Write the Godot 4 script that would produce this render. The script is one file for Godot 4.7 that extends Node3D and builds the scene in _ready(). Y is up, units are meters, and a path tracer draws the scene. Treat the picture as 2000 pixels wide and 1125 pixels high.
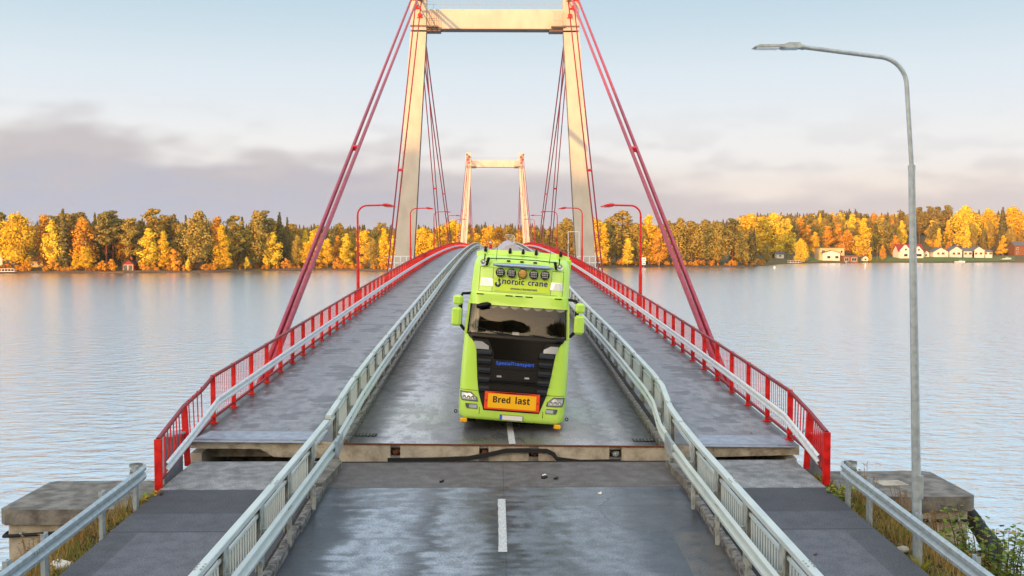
extends Node3D

# ------------------------------------------------------------------ mesh builder
class MB:
	var v := PackedVector3Array()
	var n := PackedVector3Array()
	var uv := PackedVector2Array()
	var c := PackedColorArray()
	var col := Color.WHITE
	var off := Vector3.ZERO

	func tri(p: Vector3, q: Vector3, r: Vector3, np: Vector3, nq: Vector3, nr: Vector3, a := Vector2.ZERO, b := Vector2.ZERO, d := Vector2.ZERO) -> void:
		if (q - p).cross(r - p).dot(np + nq + nr) > 0.0:
			v.append(p + off); v.append(r + off); v.append(q + off)
			n.append(np); n.append(nr); n.append(nq)
			uv.append(a); uv.append(d); uv.append(b)
		else:
			v.append(p + off); v.append(q + off); v.append(r + off)
			n.append(np); n.append(nq); n.append(nr)
			uv.append(a); uv.append(b); uv.append(d)
		c.append(col); c.append(col); c.append(col)

	func face(p: Array, out: Vector3) -> void:
		var m: Vector3 = (p[1] - p[0]).cross(p[2] - p[0])
		if m.length() < 1e-12 and p.size() > 3:
			m = (p[2] - p[0]).cross(p[3] - p[0])
		m = m.normalized()
		if m.dot(out) < 0.0:
			m = -m
		for i in range(1, p.size() - 1):
			tri(p[0], p[i], p[i + 1], m, m, m)

	func uvquad(p: Array, out: Vector3, t: Array) -> void:
		var m: Vector3 = (p[1] - p[0]).cross(p[2] - p[0]).normalized()
		if m.dot(out) < 0.0:
			m = -m
		tri(p[0], p[1], p[2], m, m, m, t[0], t[1], t[2])
		tri(p[0], p[2], p[3], m, m, m, t[0], t[2], t[3])

	func box(ce: Vector3, s: Vector3, b := Basis()) -> void:
		var h := s * 0.5
		for ax in 3:
			for sg in [-1.0, 1.0]:
				var o := Vector3.ZERO
				o[ax] = sg
				var e := (ax + 1) % 3
				var g := (ax + 2) % 3
				var pts := []
				for k in [[-1, -1], [1, -1], [1, 1], [-1, 1]]:
					var w := Vector3.ZERO
					w[ax] = sg * h[ax]; w[e] = k[0] * h[e]; w[g] = k[1] * h[g]
					pts.append(ce + b * w)
				face(pts, b * o)

	func rbox(ce: Vector3, s: Vector3, r: float, b := Basis()) -> void:
		var h := s * 0.5
		var pt = func(sg: Vector3, ax: int) -> Vector3:
			var w := Vector3.ZERO
			for k in 3:
				w[k] = sg[k] * (h[k] if k == ax else h[k] - r)
			return ce + b * w
		for ax in 3:
			var e := (ax + 1) % 3
			var g := (ax + 2) % 3
			for s1 in [-1.0, 1.0]:
				var pts := []
				for k in [[-1, -1], [1, -1], [1, 1], [-1, 1]]:
					var sg := Vector3.ZERO
					sg[ax] = s1; sg[e] = k[0]; sg[g] = k[1]
					pts.append(pt.call(sg, ax))
				var o := Vector3.ZERO
				o[ax] = s1
				face(pts, b * o)
				for s2 in [-1.0, 1.0]:
					var q := []
					for s3 in [-1.0, 1.0]:
						var sg := Vector3.ZERO
						sg[e] = s1; sg[g] = s2; sg[ax] = s3
						if s3 < 0:
							q.append(pt.call(sg, e)); q.append(pt.call(sg, g))
						else:
							q.append(pt.call(sg, g)); q.append(pt.call(sg, e))
					var oo := Vector3.ZERO
					oo[e] = s1; oo[g] = s2
					face(q, b * oo)
		for x in [-1.0, 1.0]:
			for y in [-1.0, 1.0]:
				for z in [-1.0, 1.0]:
					var sg := Vector3(x, y, z)
					face([pt.call(sg, 0), pt.call(sg, 1), pt.call(sg, 2)], b * sg)

	func frame(t: Vector3, up := Vector3.UP) -> Basis:
		t = t.normalized()
		if absf(t.dot(up)) > 0.98:
			up = Vector3.BACK if absf(t.z) < 0.9 else Vector3.RIGHT
		var x := up.cross(t).normalized()
		return Basis(x, t.cross(x), t)

	func bar(p: Vector3, q: Vector3, w: float, h: float, up := Vector3.UP, r := 0.0) -> void:
		var b := frame(q - p, up)
		if r > 0.0:
			rbox((p + q) * 0.5, Vector3(w, h, p.distance_to(q)), r, b)
		else:
			box((p + q) * 0.5, Vector3(w, h, p.distance_to(q)), b)

	func tube(pts: Array, rad, sides := 8, caps := true) -> void:
		var rows := []
		var m := pts.size()
		var up := Vector3.UP
		var cs := []
		for i in m:
			var t: Vector3 = pts[mini(i + 1, m - 1)] - pts[maxi(i - 1, 0)]
			var b := frame(t, up)
			up = b.y
			var r: float = rad[i] if rad is Array else rad
			var row := []
			for k in sides + 1:
				var a := TAU * k / sides
				var dir: Vector3 = b.x * cos(a) + b.y * sin(a)
				row.append([pts[i] + dir * r, dir])
			rows.append(row)
			cs.append(b.z)
		for i in m - 1:
			for k in sides:
				var a = rows[i][k]; var bb = rows[i][k + 1]; var cc = rows[i + 1][k + 1]; var d = rows[i + 1][k]
				tri(a[0], bb[0], cc[0], a[1], bb[1], cc[1])
				tri(a[0], cc[0], d[0], a[1], cc[1], d[1])
		if caps:
			for e in [0, m - 1]:
				var nn: Vector3 = -cs[0] if e == 0 else cs[m - 1]
				for k in sides:
					tri(pts[e], rows[e][k][0], rows[e][k + 1][0], nn, nn, nn)

	# closed 2D profile (x sideways, y up) swept along a path
	func sweep(prof: Array, pts: Array, caps := true, up := Vector3.UP) -> void:
		var m := pts.size()
		var k := prof.size()
		var area := 0.0
		for j in k:
			area += prof[j].cross(prof[(j + 1) % k])
		var rows := []
		var bs := []
		for i in m:
			var t: Vector3 = pts[mini(i + 1, m - 1)] - pts[maxi(i - 1, 0)]
			var b := frame(t, up)
			bs.append(b)
			var row := []
			for j in k:
				row.append(pts[i] + b.x * prof[j].x + b.y * prof[j].y)
			rows.append(row)
		for i in m - 1:
			for j in k:
				var e: Vector2 = prof[(j + 1) % k] - prof[j]
				var o := Vector2(e.y, -e.x).normalized() * (1.0 if area > 0 else -1.0)
				var b: Basis = bs[i]
				var nn: Vector3 = b.x * o.x + b.y * o.y
				var j2 := (j + 1) % k
				tri(rows[i][j], rows[i][j2], rows[i + 1][j2], nn, nn, nn)
				tri(rows[i][j], rows[i + 1][j2], rows[i + 1][j], nn, nn, nn)
		if caps:
			var poly := PackedVector2Array(prof)
			var ix := Geometry2D.triangulate_polygon(poly)
			for e in [0, m - 1]:
				var nn: Vector3 = -bs[0].z if e == 0 else bs[m - 1].z
				for q in range(0, ix.size(), 3):
					tri(rows[e][ix[q]], rows[e][ix[q + 1]], rows[e][ix[q + 2]], nn, nn, nn)

	# smooth grid of rows of points; out is a rough outward point function sign: normals face away from ref
	func grid(rows: Array, out: Vector3, ref = null, uvs = null) -> void:
		var R := rows.size()
		var C: int = rows[0].size()
		var nm := []
		for i in R:
			var line := []
			for j in C:
				var a: Vector3 = rows[mini(i + 1, R - 1)][j] - rows[maxi(i - 1, 0)][j]
				var b: Vector3 = rows[i][mini(j + 1, C - 1)] - rows[i][maxi(j - 1, 0)]
				var m := a.cross(b).normalized()
				var o: Vector3 = out if ref == null else rows[i][j] - ref
				line.append(m if m.dot(o) >= 0 else -m)
			nm.append(line)
		for i in R - 1:
			for j in C - 1:
				var u := [Vector2.ZERO, Vector2.ZERO, Vector2.ZERO, Vector2.ZERO]
				if uvs != null:
					u = [uvs[i][j], uvs[i][j + 1], uvs[i + 1][j + 1], uvs[i + 1][j]]
				tri(rows[i][j], rows[i][j + 1], rows[i + 1][j + 1], nm[i][j], nm[i][j + 1], nm[i + 1][j + 1], u[0], u[1], u[2])
				tri(rows[i][j], rows[i + 1][j + 1], rows[i + 1][j], nm[i][j], nm[i + 1][j + 1], nm[i + 1][j], u[0], u[2], u[3])

	# profile of Vector2(radius, along) turned about an axis
	func lathe(prof: Array, at: Vector3, axis := Vector3.UP, sides := 16) -> void:
		var b := frame(axis)
		for j in prof.size() - 1:
			var p: Vector2 = prof[j]
			var q: Vector2 = prof[j + 1]
			var e := q - p
			if e.length() < 1e-6:
				continue
			var o := Vector2(e.y, -e.x).normalized()
			for k in sides:
				var a0 := TAU * k / sides
				var a1 := TAU * (k + 1) / sides
				var d0: Vector3 = b.x * cos(a0) + b.y * sin(a0)
				var d1: Vector3 = b.x * cos(a1) + b.y * sin(a1)
				var n0: Vector3 = d0 * o.x + b.z * o.y
				var n1: Vector3 = d1 * o.x + b.z * o.y
				var A: Vector3 = at + d0 * p.x + b.z * p.y
				var B: Vector3 = at + d1 * p.x + b.z * p.y
				var C: Vector3 = at + d1 * q.x + b.z * q.y
				var D: Vector3 = at + d0 * q.x + b.z * q.y
				if p.x > 1e-6:
					tri(A, B, C, n0, n1, n1)
				if q.x > 1e-6:
					tri(A, C, D, n0, n1, n0)

	func prism(poly: Array, depth: float, tr: Transform3D) -> void:
		var ix := Geometry2D.triangulate_polygon(PackedVector2Array(poly))
		var area := 0.0
		var k := poly.size()
		for j in k:
			area += poly[j].cross(poly[(j + 1) % k])
		for s in [-0.5, 0.5]:
			var nn: Vector3 = tr.basis.z * signf(s)
			for q in range(0, ix.size(), 3):
				var t := []
				for e in 3:
					var w: Vector2 = poly[ix[q + e]]
					t.append(tr * Vector3(w.x, w.y, s * depth))
				tri(t[0], t[1], t[2], nn, nn, nn)
		for j in k:
			var a: Vector2 = poly[j]
			var b2: Vector2 = poly[(j + 1) % k]
			var e := b2 - a
			var o := Vector2(e.y, -e.x) * (1.0 if area > 0 else -1.0)
			face([tr * Vector3(a.x, a.y, -depth / 2), tr * Vector3(b2.x, b2.y, -depth / 2), tr * Vector3(b2.x, b2.y, depth / 2), tr * Vector3(a.x, a.y, depth / 2)], tr.basis * Vector3(o.x, o.y, 0))

	func done(mat: Material) -> ArrayMesh:
		var a := []
		a.resize(Mesh.ARRAY_MAX)
		a[Mesh.ARRAY_VERTEX] = v
		a[Mesh.ARRAY_NORMAL] = n
		a[Mesh.ARRAY_TEX_UV] = uv
		a[Mesh.ARRAY_COLOR] = c
		var m := ArrayMesh.new()
		m.add_surface_from_arrays(Mesh.PRIMITIVE_TRIANGLES, a)
		m.surface_set_material(0, mat)
		return m

# ------------------------------------------------------------------ nodes
var M := {}
var used := {}

func numbered(called: String) -> String:
	var k: int = used.get(called, 0)
	used[called] = k + 1
	return called if k == 0 else "%s_%03d" % [called, k]

func tag(o: Node, label: String, category: String, group := "") -> Node:
	if label: o.set_meta("label", label)
	if category: o.set_meta("category", category)
	if group: o.set_meta("group", group)
	return o

func thing(called: String, label: String, category: String, at := Vector3.ZERO, group := "") -> Node3D:
	var o := Node3D.new()
	o.name = numbered(called)
	o.position = at
	add_child(o, true)
	tag(o, label, category, group)
	return o

# a mesh given in world axes (shift true) or in the parent's own axes
func part(called: String, mesh, mat: Material, parent: Node3D, shift := true) -> MeshInstance3D:
	var o := MeshInstance3D.new()
	if parent == self:
		o.name = numbered(called)
	else:
		var key := "%d/%s" % [parent.get_instance_id(), called]
		var k: int = used.get(key, 0)
		used[key] = k + 1
		o.name = called if k == 0 else "%s_%03d" % [called, k]
	o.mesh = mesh.done(mat) if mesh is MB else mesh
	if mesh is Mesh and mat:
		o.material_override = mat
	if shift and parent != self:
		var w := Vector3.ZERO
		var p: Node = parent
		while p != self:
			w += p.position
			p = p.get_parent()
		o.position = -w
	parent.add_child(o, true)
	return o

func solo(called: String, mesh, mat: Material, label: String, category: String, group := "") -> MeshInstance3D:
	var o := part(called, mesh, mat, self)
	tag(o, label, category, group)
	return o

func struct(called: String, mesh, mat: Material) -> MeshInstance3D:
	var o := part(called, mesh, mat, self)
	o.set_meta("kind", "structure")
	return o

func lin(r: float, g: float, b: float) -> Color:
	return Color(r, g, b).linear_to_srgb()

func plainmat(called: String, srgb: Color, rough := 0.6, metal := 0.0, spec := 0.5) -> StandardMaterial3D:
	var m := StandardMaterial3D.new()
	m.resource_name = called
	m.albedo_color = srgb
	m.roughness = rough
	m.metallic = metal
	m.metallic_specular = spec
	M[called] = m
	return m

func noise(freq: float, sd: int, oct := 4, type := FastNoiseLite.TYPE_SIMPLEX_SMOOTH) -> FastNoiseLite:
	var f := FastNoiseLite.new()
	f.noise_type = type
	f.frequency = freq
	f.seed = sd
	f.fractal_octaves = oct
	return f

# mottled material: a tileable noise between colours laid by world position
func worn(called: String, cols: Array, scale: Vector3, rough := 0.8, metal := 0.0, sd := 1, freq := 0.012, stops := [], bump := 0.0) -> StandardMaterial3D:
	var m := plainmat(called, Color.WHITE, rough, metal)
	var t := NoiseTexture2D.new()
	t.width = 512; t.height = 512
	t.seamless = true
	t.noise = noise(freq, sd, 6)
	var g := Gradient.new()
	var offs := PackedFloat32Array()
	var cc := PackedColorArray()
	for i in cols.size():
		offs.append(stops[i] if stops else 0.2 + 0.6 * i / (cols.size() - 1.0))
		cc.append(cols[i])
	g.offsets = offs
	g.colors = cc
	t.color_ramp = g
	m.albedo_texture = t
	m.uv1_triplanar = true
	m.uv1_world_triplanar = true
	m.uv1_scale = scale
	if bump > 0.0:
		var b := NoiseTexture2D.new()
		b.width = 512; b.height = 512
		b.seamless = true
		b.as_normal_map = true
		b.bump_strength = 4.0
		b.noise = noise(freq * 4.0, sd + 7, 5)
		m.normal_enabled = true
		m.normal_texture = b
		m.normal_scale = bump
	return m

# ------------------------------------------------------------------ the lie of the land
const F := 2050.0
const VX := 967.0
const HY := 470.0
const CAM_Y := 12.0

func deck(x: float, d: float) -> float:
	return 10.5 - 1.12e-4 * (189.4 - d) * (189.4 - d) - 0.0125 * exp(-maxf(d - 23.4, 0.0) / 10.0) * x * clampf((60.0 - d) / 20.0, 0.0, 1.0)

func appr(d: float) -> float:
	return 7.1 - 0.034 * (22.5 - d)

func V(x: float, y: float, d: float) -> Vector3:
	return Vector3(x, y, -d)

# across at distance d of a column of the photograph, and height of a row (survey of the photograph)
func ax(px: float, d: float) -> float:
	return (px - VX) / F * d

func hy(py: float, d: float) -> float:
	return CAM_Y + (HY - py) / F * d

var shore := [[-900.0, 330.0], [-400.0, 372.0], [-235.0, 384.0], [-184.0, 390.0], [-146.0, 391.0], [-109.0, 396.0], [-92.0, 420.0], [-72.0, 428.0], [-55.0, 418.0], [-36.0, 396.0], [-12.0, 362.0], [10.0, 362.0], [26.0, 400.0], [46.0, 466.0], [67.0, 480.0], [109.0, 466.0], [125.0, 492.0], [153.0, 547.0], [204.0, 570.0], [241.0, 562.0], [292.0, 578.0], [360.0, 600.0], [900.0, 640.0]]

func shore_d(x: float) -> float:
	for i in shore.size() - 1:
		if x <= shore[i + 1][0]:
			return lerpf(shore[i][1], shore[i + 1][1], clampf((x - shore[i][0]) / (shore[i + 1][0] - shore[i][0]), 0.0, 1.0))
	return shore[-1][1]

var hill_noise: FastNoiseLite

func ground(x: float, d: float) -> float:
	var t := d - shore_d(x)
	if t < 0.0:
		return maxf(t * 0.15, -3.0)
	var h := 0.9 * (1.0 - exp(-t / 2.5)) + 1.2 * smoothstep(4.0, 40.0, t) + t * 0.008
	var r := smoothstep(110.0, 260.0, x)
	h += r * 12.0 * smoothstep(50.0, 220.0, t)
	h += (1.0 - r) * 4.0 * smoothstep(60.0, 260.0, t)
	h += 1.2 * hill_noise.get_noise_2d(x, d) * smoothstep(20.0, 80.0, t)
	return h

# ------------------------------------------------------------------ sky
const EXPO := 1.85

func make_sky() -> Image:
	var w := 2048
	var h := 1024
	var im := Image.create_empty(w, h, false, Image.FORMAT_RGBF)
	var n1 := noise(1.0, 11, 5)
	var n2 := noise(1.0, 23, 4)
	var sun_az := deg_to_rad(180.0 - 28.0 + 56.0)
	var sun_dir := Vector3(sin(sun_az) * cos(0.06), sin(0.06), -cos(sun_az) * cos(0.06))
	# air of the photograph by elevation, as it is exposed; unseen top is brightened to add light
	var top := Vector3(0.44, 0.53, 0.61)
	var a13 := Vector3(0.54, 0.70, 0.80) / EXPO
	var a8 := Vector3(0.77, 0.84, 0.90) / EXPO
	var a5 := Vector3(0.89, 0.88, 0.87) / EXPO
	var a3 := Vector3(0.90, 0.81, 0.74) / EXPO
	for j in h:
		var el := 90.0 - 180.0 * (j + 0.5) / h
		var e := maxf(el, 0.0)
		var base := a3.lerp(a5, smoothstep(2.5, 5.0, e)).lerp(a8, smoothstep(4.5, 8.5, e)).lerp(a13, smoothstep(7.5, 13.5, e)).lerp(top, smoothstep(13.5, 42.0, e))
		for i in w:
			var az := TAU * (i + 0.5) / w
			var dir := Vector3(sin(az) * cos(deg_to_rad(el)), sin(deg_to_rad(el)), -cos(az) * cos(deg_to_rad(el)))
			var c := base
			var az_s := sin(az)
			if el > -2.0 and el < 30.0:
				var q := n1.get_noise_3d(cos(az) * 3.2, sin(az) * 3.2, e * 0.22)
				var q2 := n2.get_noise_3d(cos(az) * 11.0, sin(az) * 11.0, e * 0.8)
				var front := 0.5 + 0.5 * cos(az)
				var edge := 4.0 + 2.4 * q + 1.4 * q2 - az_s * 3.3
				var k := smoothstep(edge + 1.0, edge - 1.3, e)
				var warm := clampf(0.42 + az_s * 1.3, 0.0, 1.0)
				var low := Vector3(0.37, 0.40, 0.52).lerp(Vector3(0.66, 0.575, 0.57), warm) / EXPO
				var high := Vector3(0.56, 0.515, 0.53).lerp(Vector3(0.74, 0.67, 0.64), warm) / EXPO
				var cl := low.lerp(high, smoothstep(1.6, 5.2, e + q2 * 1.6))
				c = c.lerp(cl, k * (0.93 - 0.2 * warm) * (0.3 + 0.7 * front))
				var wsp := smoothstep(0.10, 0.45, q2 + q * 0.8) * smoothstep(8.5, 4.0, e)
				c = c.lerp(Vector3(0.62, 0.60, 0.63) / EXPO, wsp * 0.3 * front)
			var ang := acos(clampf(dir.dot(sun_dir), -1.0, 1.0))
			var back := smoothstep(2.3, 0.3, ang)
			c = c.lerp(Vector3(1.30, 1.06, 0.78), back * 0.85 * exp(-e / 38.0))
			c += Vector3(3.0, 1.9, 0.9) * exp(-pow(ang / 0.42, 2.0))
			if el < 0.0:
				c = c.lerp(Vector3(0.30, 0.30, 0.32), clampf(-el / 6.0, 0.0, 1.0))
			im.set_pixel(i, j, Color(c.x, c.y, c.z))
	return im

# ------------------------------------------------------------------ road textures (colour, with the roughness in alpha)
# paint(u in metres across, v in metres along, noises) is worked out in bytes
func nbytes(freq: float, sd: int, w: int, h: int, oct := 4) -> PackedByteArray:
	return noise(freq, sd, oct).get_image(w, h, false, false, true).get_data()

func l2s(x: float) -> int:
	return int(clampf(255.0 * (1.055 * pow(maxf(x, 0.0), 1.0 / 2.4) - 0.055), 0.0, 255.0))

# tracks: list of [centre, half width, strength]; each is a paler lane that runs along the road
func road_image(w: int, h: int, wm: float, hm: float, base: Vector3, pale: Vector3, tracks: Array, sd: int, mode: int) -> ImageTexture:
	var fine := nbytes(0.45, sd, w, h, 2)
	var mid := nbytes(0.035, sd + 1, w, h, 5)
	var big := nbytes(0.009, sd + 2, w, h, 4)
	# streaks drawn out across the road: squashed noise
	var st := noise(0.02, sd + 3, 4).get_image(maxi(w / 4, 16), h * 2, false, false, true)
	st.resize(w, h, Image.INTERPOLATE_CUBIC)
	var streak := st.get_data()
	var out := PackedByteArray()
	out.resize(w * h * 4)
	for j in h:
		var y := hm * (1.0 - (j + 0.5) / h)
		for i in w:
			var x := wm * (i + 0.5) / w
			var k := j * w + i
			var f := fine[k] / 255.0 - 0.5
			var m := mid[k] / 255.0 - 0.5
			var b := big[k] / 255.0 - 0.5
			var s := streak[k] / 255.0 - 0.5
			var t := 0.0
			for q in tracks:
				var dd: float = absf(x + b * 0.45 + s * 0.42 + m * 0.22 - q[0]) / q[1]
				if dd < 1.3:
					t = maxf(t, q[2] * smoothstep(1.2, 0.45, dd) * clampf(0.86 + s * 0.5 + m * 0.9, 0.0, 1.0))
			t = clampf(t + b * 0.25, 0.0, 1.0)
			var c := base.lerp(pale, t)
			var rough := lerpf(0.36, 0.60, t)
			if mode == 1:  # approach: a resurfaced strip at the joint and a patched rim
				if y > 15.9:
					c = Vector3(0.115, 0.102, 0.098).lerp(Vector3(0.165, 0.152, 0.155), clampf(0.4 + m * 1.2 + s * 0.5 + b * 0.6, 0.0, 1.0))
					rough = 0.7
				elif y > 14.6:
					var p := 1.0 if (x < 2.3 and x > 0.5) or (x > 2.9 and x < 5.0) else 0.35
					c = c.lerp(Vector3(0.15, 0.165, 0.19), p * clampf(0.5 + s * 1.5, 0.0, 1.0))
				if absf(y - 15.9 - m * 0.08) < 0.025 or absf(y - 14.6 - m * 0.15) < 0.012:
					c *= 0.6
				var r := Vector2((x - 6.25) / 0.85, (y - 14.2) / 1.25).length() + m * 0.12
				if r < 1.0:
					c = c.lerp(Vector3(0.105, 0.095, 0.092), 0.25)
				if absf(r - 1.0) < 0.02 and m > -0.1:
					c *= 0.72
				var crack := absf(x - (6.3 + (14.0 - y) * 0.11 + m * 0.5))
				if y < 13.2 and crack < 0.016:
					c *= 0.45
				if x > 6.5 and y < 13.0:
					c = c.lerp(Vector3(0.13, 0.115, 0.105), 0.55 + m)
				if absf(x - 3.62) < 0.012:
					c *= 0.55
				var oil := exp(-pow((x - 3.2) / 0.5, 2.0) - pow((y - 14.3) / 1.6, 2.0))
				c = c.lerp(Vector3(0.055, 0.045, 0.038), oil * 0.6)
			elif mode == 2:  # bridge deck: a darker, smoother middle under the lorry, seams, a drying rim
				var dark_mid := exp(-pow((x - 3.6) / 1.25, 2.0)) * smoothstep(30.0, 6.0, y)
				c = c.lerp(Vector3(0.085, 0.083, 0.085), clampf(dark_mid * 1.1 + m * 0.5, 0.0, 0.85))
				rough = lerpf(rough, 0.3, dark_mid * 0.8)
				if absf(fposmod(y, 14.0) - 11.0) < 0.02:
					c *= 0.55
				if absf(x - (6.05 - 0.028 * y + m * 0.35)) < 0.03 and y < 26.0:
					c = c.lerp(Vector3(0.32, 0.32, 0.33), 0.55)
				if absf(x - 3.62) < 0.015:
					c *= 0.6
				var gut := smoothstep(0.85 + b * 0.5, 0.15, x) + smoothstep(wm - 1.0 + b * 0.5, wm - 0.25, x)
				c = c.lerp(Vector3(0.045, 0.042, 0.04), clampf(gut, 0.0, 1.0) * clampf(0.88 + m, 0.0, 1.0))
				var wet := smoothstep(0.08, 0.2, b + 0.6 * m)
				c = c.lerp(Vector3(0.10, 0.10, 0.11), wet * 0.5)
				rough = lerpf(rough, 0.34, wet)
			elif mode == 3:  # bridge footway: slabs with joints, pale scuffs and a darker rim
				if absf(fposmod(y, 6.0) - 3.0) < 0.015:
					c *= 0.7
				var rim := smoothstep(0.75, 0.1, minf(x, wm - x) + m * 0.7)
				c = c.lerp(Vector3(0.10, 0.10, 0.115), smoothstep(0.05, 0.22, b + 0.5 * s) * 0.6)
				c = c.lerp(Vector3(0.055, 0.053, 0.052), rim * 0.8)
				rough = lerpf(rough, 0.35, clampf(-s * 2.0, 0.0, 1.0))
			elif mode == 4:  # footway of the approach: laid in two ages of asphalt
				if y > 15.6:
					c = Vector3(0.29, 0.295, 0.305) * (0.82 + s * 0.08 + m * 0.45 + b * 0.4)
				elif y > 14.0:
					c *= 0.7
				elif x > 0.5 and x < 2.0 and y < 12.9:
					c *= 1.35
				if absf(y - 12.95) < 0.02 or absf(y - 15.6 + m * 0.1) < 0.02:
					c *= 0.55
				rough = 0.75
			c *= maxf(1.0 + f * 1.3 + m * 0.4, 0.15)
			var o := k * 4
			out[o] = l2s(c.x); out[o + 1] = l2s(c.y); out[o + 2] = l2s(c.z)
			out[o + 3] = int(clampf(rough + m * 0.25, 0.12, 1.0) * 255.0)
	return ImageTexture.create_from_image(Image.create_from_data(w, h, false, Image.FORMAT_RGBA8, out))

func sheetmat(called: String, t: Texture2D, bump := 0.5, fine := 4.0) -> StandardMaterial3D:
	var m := plainmat(called, Color.WHITE, 1.0)
	m.albedo_texture = t
	m.roughness_texture = t
	m.roughness_texture_channel = BaseMaterial3D.TEXTURE_CHANNEL_ALPHA
	m.metallic_specular = 0.5
	return m

# ------------------------------------------------------------------ materials
func make_materials() -> void:
	worn("concrete", [Color(0.58, 0.56, 0.51), Color(0.70, 0.68, 0.62), Color(0.77, 0.75, 0.69)], Vector3(0.4, 0.4, 0.4), 0.9, 0.0, 3, 0.012, [], 0.5)
	worn("old_concrete", [Color(0.38, 0.37, 0.355), Color(0.47, 0.46, 0.44), Color(0.54, 0.53, 0.505)], Vector3(0.35, 0.35, 0.35), 0.92, 0.0, 5, 0.012, [], 0.6)
	worn("pale_concrete", [Color(0.62, 0.59, 0.53), Color(0.71, 0.68, 0.62), Color(0.76, 0.73, 0.67)], Vector3(0.4, 0.3, 0.4), 0.9, 0.0, 8, 0.012, [], 0.4)
	worn("kerb", [Color(0.30, 0.29, 0.29), Color(0.47, 0.46, 0.45), Color(0.58, 0.57, 0.56)], Vector3(0.8, 0.8, 0.8), 0.85, 0.0, 6, 0.014, [], 0.5)
	worn("galvanised", [Color(0.64, 0.69, 0.72), Color(0.70, 0.75, 0.78), Color(0.74, 0.79, 0.81)], Vector3(0.6, 0.6, 0.6), 0.42, 0.4, 12, 0.02)
	worn("grey_rail", [Color(0.76, 0.81, 0.81), Color(0.80, 0.845, 0.845), Color(0.82, 0.86, 0.86)], Vector3(0.15, 0.15, 0.15), 0.42, 0.15, 14, 0.012)
	worn("rail_post", [Color(0.52, 0.54, 0.53), Color(0.64, 0.67, 0.66), Color(0.72, 0.73, 0.70)], Vector3(0.9, 0.5, 0.9), 0.6, 0.15, 16, 0.016)
	worn("white_rail", [Color(0.82, 0.84, 0.88), Color(0.88, 0.90, 0.93), Color(0.91, 0.93, 0.95)], Vector3(0.6, 0.6, 0.6), 0.5, 0.0, 18)
	worn("red_paint", [Color(0.74, 0.06, 0.06), Color(0.87, 0.08, 0.08), Color(0.90, 0.15, 0.11)], Vector3(0.5, 0.5, 0.5), 0.42, 0.0, 20)
	worn("red_dark", [Color(0.50, 0.06, 0.09), Color(0.60, 0.08, 0.11)], Vector3(0.5, 0.5, 0.5), 0.45, 0.0, 21)
	worn("cable_paint", [Color(0.58, 0.13, 0.22), Color(0.66, 0.17, 0.26), Color(0.74, 0.22, 0.32)], Vector3(0.4, 0.4, 0.4), 0.38, 0.0, 22)
	worn("pylon_paint", [Color(0.70, 0.67, 0.62), Color(0.73, 0.70, 0.65), Color(0.75, 0.72, 0.67)], Vector3(0.10, 0.05, 0.10), 0.55, 0.0, 24, 0.012)
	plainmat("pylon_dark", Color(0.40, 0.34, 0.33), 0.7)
	plainmat("walkway", Color(0.66, 0.60, 0.56), 0.6)
	plainmat("black", Color(0.035, 0.035, 0.04), 0.6)
	plainmat("rubber", Color(0.10, 0.10, 0.105), 0.75)
	worn("steel_plate", [Color(0.55, 0.58, 0.64), Color(0.61, 0.64, 0.70), Color(0.65, 0.68, 0.74)], Vector3(0.5, 0.5, 0.5), 0.42, 0.2, 26)
	plainmat("rust", Color(0.42, 0.24, 0.15), 0.85)
	plainmat("marking", Color(0.80, 0.80, 0.79), 0.7)
	worn("marking", [Color(0.62, 0.63, 0.64), Color(0.78, 0.78, 0.78), Color(0.84, 0.84, 0.83)], Vector3(1.2, 1.2, 1.2), 0.7, 0.0, 28, 0.03)
	worn("dirt", [Color(0.12, 0.11, 0.10), Color(0.20, 0.185, 0.17), Color(0.32, 0.30, 0.28)], Vector3(0.8, 0.8, 0.8), 0.95, 0.0, 30, 0.03, [], 0.8)
	worn("fresh_asphalt", [Color(0.10, 0.10, 0.115), Color(0.15, 0.15, 0.165)], Vector3(1.5, 1.5, 1.5), 0.8, 0.0, 31, 0.05, [], 0.6)
	worn("soil", [Color(0.20, 0.19, 0.10), Color(0.34, 0.30, 0.16), Color(0.44, 0.38, 0.24)], Vector3(0.3, 0.3, 0.3), 1.0, 0.0, 33, 0.03, [], 0.8)
	worn("far_ground", [Color(0.28, 0.27, 0.12), Color(0.38, 0.33, 0.15), Color(0.46, 0.36, 0.19)], Vector3(0.03, 0.03, 0.03), 1.0, 0.0, 34, 0.03)
	worn("shore_stone", [Color(0.30, 0.26, 0.22), Color(0.44, 0.37, 0.30)], Vector3(0.05, 0.05, 0.05), 1.0, 0.0, 35, 0.05)
	worn("lawn", [Color(0.30, 0.36, 0.13), Color(0.42, 0.47, 0.18)], Vector3(0.06, 0.06, 0.06), 1.0, 0.0, 36, 0.03)
	# lorry
	var g := plainmat("lime", Color(0.77, 0.95, 0.37), 0.26)
	g.clearcoat_enabled = true; g.clearcoat = 0.8; g.clearcoat_roughness = 0.06
	plainmat("lime_panel", Color(0.80, 0.93, 0.16), 0.35)
	var gb := plainmat("gloss_black", Color(0.03, 0.031, 0.034), 0.2)
	gb.metallic_specular = 0.35
	plainmat("grille_black", Color(0.12, 0.125, 0.13), 0.4, 0.0, 0.3)
	plainmat("mesh_black", Color(0.02, 0.02, 0.022), 0.7)
	plainmat("chrome", Color(0.82, 0.84, 0.86), 0.16, 0.9)
	plainmat("visor_steel", Color(0.60, 0.68, 0.78), 0.25, 0.7)
	plainmat("lamp_glass", Color(0.78, 0.80, 0.82), 0.12, 0.35)
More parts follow.
